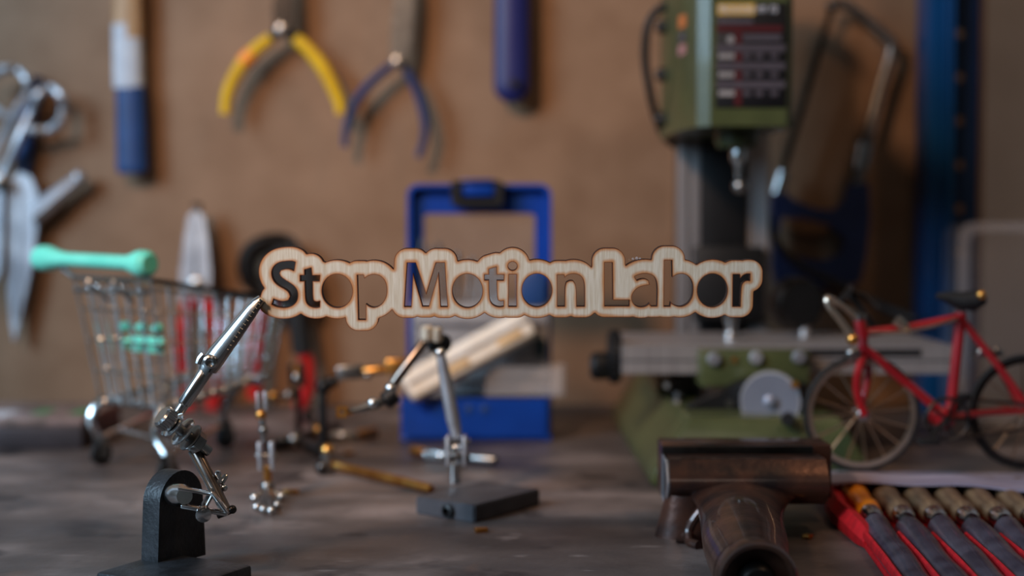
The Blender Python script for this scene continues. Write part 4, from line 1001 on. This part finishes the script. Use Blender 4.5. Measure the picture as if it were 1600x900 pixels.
# base casting
bz1 = P(1100, 652, .604).z
xa, xb = G(1020, 765, 0).x, G(1020, 765, 0).x + .094
ya, yb2 = .592, .80
vtx = lambda x, y, z: V((x, y, z))
b = BM()
lo = [(xa, ya), (xb, ya), (xb, yb2), (xa - .002, yb2)]; li = [(xa + .016, ya + .010), (xb - .012, ya + .010), (xb - .012, yb2), (xa + .012, yb2)]
zz = [0, .004]; rings_ = []
for (L_, z) in ((lo, 0), (lo, .005), (li, bz1 - .001), ([(p[0] + (.0008 if i in (0, 3) else -.0008), p[1] + .001) for i, p in enumerate(li)], bz1)):
    rings_.append([b.verts.new((p[0], p[1], z)) for p in L_])
for A_, B_ in zip(rings_, rings_[1:]):
    for j in range(4): b.faces.new((A_[j], A_[(j + 1) % 4], B_[(j + 1) % 4], B_[j]))
b.faces.new(rings_[0][::-1]); b.faces.new(rings_[-1])
bmesh.ops.bevel(b, geom=b.edges[:], offset=.0012, segments=3, affect='EDGES')
obj('base_casting', b, green, ml)
b = BM(); wz = P(1010, 585, .72).z
plate(b, [(.70, bz1 - .001), (.80, bz1 - .001), (.80, wz), (.71, wz), (.68, bz1 + .004)], [], (xa + .012, 0, 0), (0, 1, 0), (0, 0, 1), (1, 0, 0), .06)
obj('column_foot', b, green, ml)
b = BM(); box(b, ((sx0 + sx1) / 2, .675, (bz1 + sz0) / 2), (.045, .08, sz0 - bz1 + .002), bev=.0008); obj('cross_slide', b, darksteel, ml)
for x, y, r_ in ((1047, 604, 7), (1062, 630, 9)):
    b = BM(); p = P(x, y, .655); lathe(b, V((p.x, .66, p.z)), (-.3, -1, .1), [(R(r_, .65), 0), (R(r_, .65), .004), (R(r_ * .6, .65), .006)], 14); obj('slide_screw', b, steel, ml)
b = BM(); p = P(1063, 650, .655); tube(b, [V((p.x, .66, bz1)), P(1060, 612, .66)], .0022, 10); obj('slide_pin', b, steel, ml)
b = BM(); box(b, (P(1085, 600, .68).x, .70, (bz1 + zbt) / 2), (.026, .04, zbt - bz1), bev=.001); obj('slide_block', b, darksteel, ml)
# bolt and rotary chuck on the table
b = BM(); p = P(1140, 520, .70); lathe(b, V((p.x, .695, zt)), (0, 0, 1), [(.0045, 0), (.0045, .003), (.0026, .0034), (.0026, .0075), (.0036, .008), (.0036, .011), (.002, .012)], 14); obj('clamp_bolt', b, chrome, ml)
rc = thing('knurled_chuck', 'dark round knurled chuck standing on the milling table beside the column', 'chuck', V((P(1258, 515, .70).x, .70, zt)))
p = P(1250, 475, .70); axk = V((.30, -1, .0)).normalized()
b = BM(); lathe(b, p - axk * .010, axk, [(.010, 0), (.0125, .001), (.0128, .010), (.0118, .012), (.0108, .0125)], 36)
for k in range(36):
    a_ = 2 * PI * k / 36; M = frame(axk); q_ = p - axk * .0045 + (M.col[0] * math.cos(a_) + M.col[1] * math.sin(a_)) * .0127
    tube(b, [q_ - axk * .004, q_ + axk * .004], .0006, 5)
obj('knurled_ring', b, darksteel, rc)
b = BM(); lathe(b, p - axk * .010, axk, [(.0105, .0120), (.0105, .0128), (.002, .0130)], 30); obj('chuck_face', b, blackp, rc)
b = BM(); tube(b, [V((P(1258, 515, .70).x, .70, zt)), V((P(1258, 515, .70).x, .702, p.z - .008))], .0026, 10); obj('post', b, silver, rc)

# ------------------------------------------------------------------ vise
vs_ = thing('bench_vise', 'small brown patinated iron vise in the right foreground', 'vise', G(1170, 860, 0))
jd = .500
jx0, jx1 = P(1042, 740, jd).x, P(1290, 740, jd).x; jz1 = P(1100, 718, jd).z; jz0 = P(1100, 790, jd).z
jh = jz1 - jz0
# front jaw: half round bar
prof = [(.012, jz0 + .001), (.012, jz1)] + [(.0, jz1)] + [(-.0015 - .0055 * math.sin(PI * i / 10), jz1 - .0012 - (jh - .002) * i / 10) for i in range(0, 11)] + [(.004, jz0)]
b = BM(); plate(b, prof, [], (jx0, jd, 0), (0, 1, 0), (0, 0, 1), (1, 0, 0), jx1 - jx0)
bmesh.ops.bevel(b, geom=[e for e in b.edges if e.calc_face_angle(0) > .9], offset=.0008, segments=2, affect='EDGES')
obj('front_jaw', b, patina, vs_)
b = BM(); box(b, ((jx0 + jx1) / 2, jd + .0005, jz1 + .0003), (jx1 - jx0 - .001, .0008, .0006)); obj('worn_edge', b, wornedge, vs_)
b = BM()
plate(b, prof, [[(q_[0] * .78 + .0012, (q_[1] - jz0 - jh / 2) * .86 + jz0 + jh / 2) for q_ in prof]], (jx0 - .0006, jd, 0), (0, 1, 0), (0, 0, 1), (1, 0, 0), .0012); obj('jaw_end_rim_light', b, satin, vs_)  # bright steel outline stands in for light catching the jaw end
b = BM(); box(b, ((jx0 + jx1) / 2 - .0008, jd + .0155, (jz0 + jz1) / 2 + .002), (jx1 - jx0 - .001, .003, jh + .001), bev=.0005); obj('jaw_plate', b, darksteel, vs_)
b = BM(); rj0, rj1 = P(1030, 690, jd + .03).x, P(1290, 690, jd + .03).x
rzt = P(1100, 688, jd + .03).z
box(b, ((rj0 + rj1) / 2, jd + .028, rzt - .010), (rj1 - rj0, .018, .020), bev=.0008); obj('rear_jaw', b, patina, vs_)
b = BM(); tube(b, [V((P(1150, 700, jd).x, jd + .030, 0.0)), V((P(1150, 700, jd).x, jd + .030, rzt - .012))], [(.016, .012), (.019, .010)], 24, flat=(1, 0, 0)); obj('rear_body', b, patina, vs_)
# neck lofted from jaw into the barrel
R0 = .0108; bc_ = V((P(1183, 900, .391).x, .391, R0))
secs = []
nk = P(1165, 790, jd).x
for t in [i / 14 for i in range(15)]:
    y = jd + .004 - (jd - .004 - .391) * (t ** 1.35); 
    z = (jz0 + .006) * (1 - t) ** 1.6 + R0 * (1 - (1 - t) ** 1.6)
    xx = nk * (1 - t) + bc_.x * t
    a_ = math.radians(90) * min(1, t * 1.25) ** .8   # section normal from -z to -y
    wx = .0120 * (1 - t) ** 6 + .0142 - .0012 * t
    wn_ = .0085 * (1 - t) + R0 * t
    if t > .75: wx = wx * (1 - (t - .75) / .25) + R0 * 1.02 * (t - .75) / .25
    secs.append((V((xx, y, z)), a_, wx, wn_))
b = BM(); rr = []
for c_, a_, wx, wn_ in secs:
    un = V((0, math.cos(a_), -math.sin(a_) * -1))  # in-section vertical axis
    rr.append([b.verts.new(c_ + V((1, 0, 0)) * math.cos(2 * PI * j / 32) * wx + un * math.sin(2 * PI * j / 32) * wn_) for j in range(32)])
for A_, B_ in zip(rr, rr[1:]):
    for j in range(32): b.faces.new((A_[j], A_[(j + 1) % 32], B_[(j + 1) % 32], B_[j]))
b.faces.new(rr[0]); b.faces.new(rr[-1][::-1])
obj('neck', b, patina, vs_)
b = BM(); lathe(b, bc_ + V((0, .004, 0)), (0, -1, 0), [(R0 * 1.0, -.004), (R0 * 1.06, .001), (R0 * 1.06, .005), (R0 * 1.0, .0062), (R0 * .91, .0062), (R0 * .88, .0052), (R0 * .86, .0010), (.001, .0008)], 36); obj('barrel_collar', b, patina, vs_)
b = BM(); lathe(b, bc_ + V((0, .003, 0)), (0, -1, 0), [(.0055, 0), (.0055, .006), (.0045, .0075)], 20); obj('screw_boss', b, darksteel, vs_)
# curved ribs left of the neck
for pts, r_ in (([(1060, 788, .01), (1064, 815, .01), (1072, 850, .006), (1086, 885, .0)], 9), ([(1100, 792, .0), (1084, 812, .0), (1076, 832, .0), (1080, 856, -.004), (1092, 884, -.008)], 8), ([(1056, 872, 0), (1058, 886, 0), (1072, 898, 0)], 4)):
    b = BM(); sp2 = spline([P(x, y, .485 + d_2) for x, y, d_2 in pts], 6)
    for p_ in sp2: p_.z = max(p_.z, .0012)
    tube(b, sp2, (R(r_, .48)), 10); obj('curved_rib', b, patina, vs_)
b = BM(); tube(b, [V((P(1085, 850, .485).x, .498, .0)), V((P(1085, 850, .485).x, .498, .015))], [(.0125, .008), (.0085, .006)], 20, flat=(1, 0, 0)); obj('base_lug', b, patina, vs_)

# ------------------------------------------------------------------ toy bicycle
BYD = .578
def Bk(x, y, dy=0): return P(x, y, BYD + dy)
bk = thing('toy_bicycle', 'miniature red racing bicycle with drop handlebars and black saddle', 'bicycle', G(1346, 740, .0088))
k1 = R(1, BYD)
def wheel(c, rad, axis, rear=False):
    b = BM(); ring(b, c, axis, rad, k1 * 4.2, 48, 8); wo = obj('tyre', b, rubber, bk)
    b = BM(); M = frame(axis); x, y = M.col[0], M.col[1]; n = 48
    prof = [(rad - k1 * 10, -k1 * 4.5), (rad - k1 * 3.5, -k1 * 4.8), (rad - k1 * 3.5, k1 * 4.8), (rad - k1 * 10, k1 * 4.5)]
    rg = [[b.verts.new(c + (x * math.cos(2 * PI * i / n) + y * math.sin(2 * PI * i / n)) * r_ + M.col[2] * t) for i in range(n)] for r_, t in prof]
    for q_ in range(4):
        A_, B_ = rg[q_], rg[(q_ + 1) % 4]
        for i in range(n): b.faces.new((A_[i], A_[(i + 1) % n], B_[(i + 1) % n], B_[i]))
    obj('rim', b, mat_rim if not rear else darksteel, wo)
    b = BM(); lathe(b, c - M.col[2] * .004, M.col[2], [(.0012, -.001), (.0026, 0), (.0014, .0015), (.0014, .0065), (.0026, .008), (.0012, .009)], 14); obj('hub', b, steel, wo)
    for i in range(16):
        a_ = 2 * PI * i / 16 + .1; s = 1 if i % 2 else -1
        b = BM(); tube(b, [c + M.col[2] * .003 * s, c + (x * math.cos(a_) + y * math.sin(a_)) * (rad - k1 * 8)], .00042, 5); obj('spoke', b, spoke_m, wo)
mat_rim = mat('polished_rim', srgb(228, 214, 196), .36, 1., srgb(200, 180, 160), 60); spoke_m = mat('spoke_wire', srgb(176, 150, 124), .3, 1.)
ccw = Bk(1346, 650); rw = P(1604, 662, BYD + .004)
waxis = V((.06, -1, 0)).normalized()
rad = R(88, BYD)
# keep both wheels on the bench
ccw.z = rad + k1 * 4.2 + .0088; rw.z = ccw.z
wheel(ccw, rad, V((.0, -1, 0))); wheel(rw, rad, V((-.05, -1, 0)), True)
def bt(name, pts, r_, m=redpaint, n=10, k=0, par=None):
    b = BM(); p_ = [Bk(*p) if isinstance(p, tuple) else p for p in pts]; tube(b, spline(p_, 5) if k else p_, R(r_, BYD), n); return obj(name, b, m, par or bk)
bt('head_tube', [(1343, 498), (1348, 532)], 9.5); bt('head_cap', [(1342, 491), (1343, 499)], 11, steel)
bt('steerer', [(1348, 532), (1352, 560)], 8)
b = BM()
for dy in (-.0055, .0055):
    tube(b, spline([Bk(1352, 556, 0), Bk(1351 + (6 if dy > 0 else -8), 572, dy), Bk(1349 + (4 if dy > 0 else -10), 610, dy), V((ccw.x, ccw.y + dy, ccw.z))], 5), R(6.5, BYD), 10)
obj('fork', b, redpaint, bk)
bt('top_tube', [(1352, 520), (1420, 512), (1497, 496)], 6.5); bt('down_tube', [(1352, 545), (1420, 602), (1478, 650)], 7.5)
bt('seat_tube', [(1502, 488, .002), (1484, 652, .002)], 8.5)
for dy in (-.004, .005):
    e1 = V((rw.x, rw.y + dy, rw.z + .001))
    bt('seat_stay', [P(1501, 497, BYD + .002), P(1560, 572, BYD + .008 + dy), e1], 6); bt('chain_stay', [P(1482, 652, BYD + .002), P(1540, 645, BYD + .006 + dy), e1], 5)
b = BM(); lathe(b, Bk(1478, 655, -.006), (0, 1, 0), [(.0028, 0), (.0045, .001), (.0045, .011), (.0028, .012)], 18); obj('bottom_bracket', b, redpaint, bk)
b = BM(); ring(b, Bk(1480, 655, -.0065), (0, 1, 0), .0085, .0008, 28, 6)
for i in range(5): tube(b, [Bk(1480, 655, -.0065), Bk(1480, 655, -.0065) + V((math.cos(i * 1.257), 0, math.sin(i * 1.257))) * .0085], .0007, 5)
obj('chainring', b, darksteel, bk)
b = BM(); tube(b, [Bk(1480, 655, -.008), Bk(1452, 688, -.009)], .0013, 8); tube(b, [Bk(1480, 655, .006), Bk(1508, 622, .008)], .0013, 8); obj('crank', b, darksteel, bk)
for p_ in (Bk(1450, 690, -.013), Bk(1510, 620, .012)):
    b = BM(); box(b, p_, (.008, .007, .0022), bev=.0005); obj('pedal', b, rubber, bk)
b = BM(); c1_, c2_ = Bk(1480, 655, -.0065), rw + V((0, -.006, 0))
tube(b, [c1_ + V((0, 0, .0085)), c2_ + V((0, 0, .004))], .0006, 5); tube(b, [c1_ - V((0, 0, .0085)), c2_ - V((0, 0, .006))], .0006, 5); obj('chain', b, darksteel, bk)
b = BM(); tube(b, [Bk(1502, 490, .002), Bk(1505, 474, .002)], .0014, 8); obj('seat_post', b, steel, bk)
b = BM(); tube(b, [Bk(1464, 462), Bk(1478, 464), Bk(1500, 470), Bk(1520, 470), Bk(1532, 464), Bk(1536, 460)], [(.0012, .0016), (.0022, .0026), (.0038, .0040), (.0044, .0052), (.0036, .0050), (.0016, .003)], 14, flat=(0, 0, 1)); sd = obj('saddle', b, rubber, bk)
b = BM(); ball(b, Bk(1533, 461, -.004), R(8, BYD)); obj('saddle_glint', b, brass, sd)  # brass ball stands in for a highlight on the black saddle
bt('stem', [(1343, 492), (1322, 482), (1308, 474)], 4.5, steel)
for s, off in ((-1, (0, 0)), (1, (34, -16))):
    pts = [Bk(1308, 474), Bk(1300 + off[0] * .8, 468 + off[1], .012 * s), Bk(1292 + off[0], 466 + off[1], .019 * s), Bk(1296 + off[0], 480 + off[1], .020 * s), Bk(1312 + off[0], 500 + off[1], .020 * s), Bk(1332 + off[0], 528 + off[1], .020 * s)]
    b = BM(); tube(b, spline(pts, 6), R(5, BYD), 8); obj('handlebar_drop', b, mat_rim if s < 0 else darksteel, bk)
    b = BM(); tube(b, [Bk(1290 + off[0], 470 + off[1], .020 * s), Bk(1316 + off[0], 478 + off[1], .020 * s), Bk(1338 + off[0], 498 + off[1], .018 * s)], R(4, BYD), 8); obj('brake_lever', b, mat_rim if s < 0 else darksteel, bk)
b = BM(); ball(b, Bk(1332, 530, -.020), R(9, .6)); obj('bar_end', b, brass, bk)
b = BM(); ball(b, Bk(1334, 552, -.004), R(12, BYD), (1, .6, .8)); ball(b, Bk(1344, 574, -.005), R(7, BYD)); tube(b, [Bk(1326, 560, -.004), Bk(1344, 562, -.004)], .0012, 8); obj('front_brake', b, steel, bk)
b = BM(); tube(b, [Bk(1400, 500, -.003), Bk(1410, 508, -.003), Bk(1422, 520, -.003)], [R(9, BYD), R(8, BYD), R(5, BYD)], 12); obj('shift_lever', b, mat_rim, bk)
b = BM(); tube(b, spline([Bk(1358, 520, -.004), Bk(1400, 520, -.005), Bk(1450, 512, -.005), Bk(1495, 498, -.003)], 5), .0006, 6); obj('brake_cable', b, mat_rim, bk)
b = BM(); ball(b, P(1532, 550, BYD + .006), R(8, BYD)); ball(b, P(1556, 548, BYD + .008), R(7, BYD)); tube(b, [P(1520, 556, BYD + .004), P(1566, 552, BYD + .009)], .0012, 8); obj('rear_brake', b, steel, bk)

# ------------------------------------------------------------------ carving tool roll
RA = math.radians(-5); x_0 = .1268; stp = .0111; RP = V((x_0, .494, 0)); RM = Matrix.Rotation(RA, 3, 'Z')
rl = thing('carving_tool_roll', 'red fabric tool roll with smoky pockets lying in the right foreground', 'tool roll', RP)
xL, xR = x_0 - stp / 2 - .0006, .290; yF, yB = .375, .588
b = BM(); box(b, ((xL + xR) / 2, (yF + yB) / 2, .0011), (xR - xL, yB - yF, .0022), bev=.0008); obj('backing', b, redf, rl)
b = BM(); rows = []
for i, (x, y, zc) in enumerate(((1298, 757, .010), (1291, 775, .010), (1300, 796, .0095), (1318, 812, .009), (1336, 830, .008), (1352, 846, .005))):
    p_ = G(x, y, zc * .6); p_ = RP + RM.inverted() @ (p_ - RP)
    rows.append([V((p_.x, p_.y, .0006)), V((p_.x - .0006, p_.y, zc * .55)), V((p_.x + .002, p_.y, zc)), V((p_.x + .005, p_.y, zc * .9)), V((max(p_.x + .006, xL + .001), p_.y, .0030)), V((max(p_.x + .006, xL + .001), p_.y, .0006))])
vv = [[b.verts.new(p_) for p_ in r_] for r_ in rows]
for A_, B_ in zip(vv, vv[1:]):
    for j in range(6): b.faces.new((A_[j], A_[(j + 1) % 6], B_[(j + 1) % 6], B_[j]))
b.faces.new(vv[0]); b.faces.new(vv[-1][::-1]); obj('side_flap', b, redf, rl)
NCH = 13; yP = .487
for i in range(NCH + 1):
    x = x_0 - stp / 2 + i * stp
    b = BM(); tube(b, [V((x, yF + .002, .0048)), V((x, .44, .0052)), V((x, yP - .010, .0046))], [(.0019, .0010)] * 3, 8, flat=(0, 0, 1)); obj('red_seam', b, redf, rl)
for i in range(NCH):
    x = x_0 + i * stp; b = BM(); rows = []
    for k in range(9):
        y = yF + .002 + (yP - yF) * k / 8; h = .0050 + .0022 * (k / 8) ** 2 + .0006 * math.sin(i * 3 + k * 1.7)
        rows.append([b.verts.new((x + (stp * .485) * math.cos(PI - PI * j / 8) , y, .0023 + h * math.sin(PI * j / 8))) for j in range(9)])
    for A_, B_ in zip(rows, rows[1:]):
        for j in range(8): b.faces.new((A_[j], A_[j + 1], B_[j + 1], B_[j]))
    obj('clear_pocket', b, smoke, rl)
b = BM(); n = 30; rows = []; x_a = x_0 - .0095
for i in range(n + 1):
    t = i / n; x = x_a + (xR - x_a) * t; wv_ = .0007 * math.sin(t * 11) + .0005 * math.sin(t * 27)
    zb_ = .0082; zf = .0138 + wv_ + .0008 * t; yy = .531 + wv_ * 1.2 - .004 * t
    top = [(.5885, .0024), (.5880, zb_ * .8), (.584, zb_), (.566, zb_), (.550, zf - .001), (.540, zf), (yy, zf - .0012)]
    rows.append([b.verts.new((x, y_, z_)) for y_, z_ in top + [(yy, zf - .0022), (.540, zf - .0010), (.549, zf - .002), (.567, zb_ - .0009), (.583, zb_ - .0009), (.5868, .0024)]])
for A_, B_ in zip(rows, rows[1:]):
    for j in range(13): b.faces.new((A_[j], A_[(j + 1) % 13], B_[(j + 1) % 13], B_[j]))
b.faces.new(rows[0]); b.faces.new(rows[-1][::-1]); obj('top_flap', b, flapm, rl)
rl.rotation_euler.z = RA
def gplace(t, x):
    t.location = RP + RM @ (V((x, .53, .0024)) - RP); t.rotation_euler.z = RA
def gouge(x, hm, label):
    t = thing('carving_gouge', label, 'gouge', (x, .53, .0024), 'carving gouges in the tool roll')
    zc = .0072
    b = BM(); lathe(b, (x, .5630, zc), (0, -1, 0), [(.0022, 0), (.0036, .002), (.0044, .010), (.0048, .026), (.0042, .040), (.0036, .047), (.0045, .054), (.0042, .059), (.0032, .061)], 20); obj('handle', b, hm, t)
    b = BM(); lathe(b, (x, .5030, zc - .0002), (0, -1, 0), [(.0034, -.002), (.0037, 0), (.0036, .007), (.0026, .0095)], 18); obj('ferrule', b, chrome, t)
    b = BM(); tube(b, [V((x, .496, zc - .0004)), V((x, .47, .0050)), V((x, .43, .0046)), V((x, .395, .0044))], [.0016, .0016, (.0030, .0008), (.0036, .0007)], 10, flat=(1, 0, 0)); obj('blade', b, steel, t)
    gplace(t, x); return t
nm = ['second', 'third', 'fourth', 'fifth', 'sixth', 'seventh', 'eighth']
woodd = mat('darker_wood_handle', srgb(150, 112, 80), .5, 0, srgb(120, 86, 58), 60, stretch=(6, .6, 6))
gouge(x_0, orange, 'orange handled gouge, leftmost in the red tool roll')
proto = gouge(x_0 + stp, woodh, 'wooden handled gouge, second from left in the red tool roll')
for i in range(2, 8):
    r_ = proto.copy(); C.objects.link(r_); gplace(r_, x_0 + stp * i); r_['label'] = 'wooden handled gouge, %s from left in the red tool roll' % nm[i - 1]
    for ch in list(proto.children):
        c_ = ch.copy(); C.objects.link(c_); c_.parent = r_
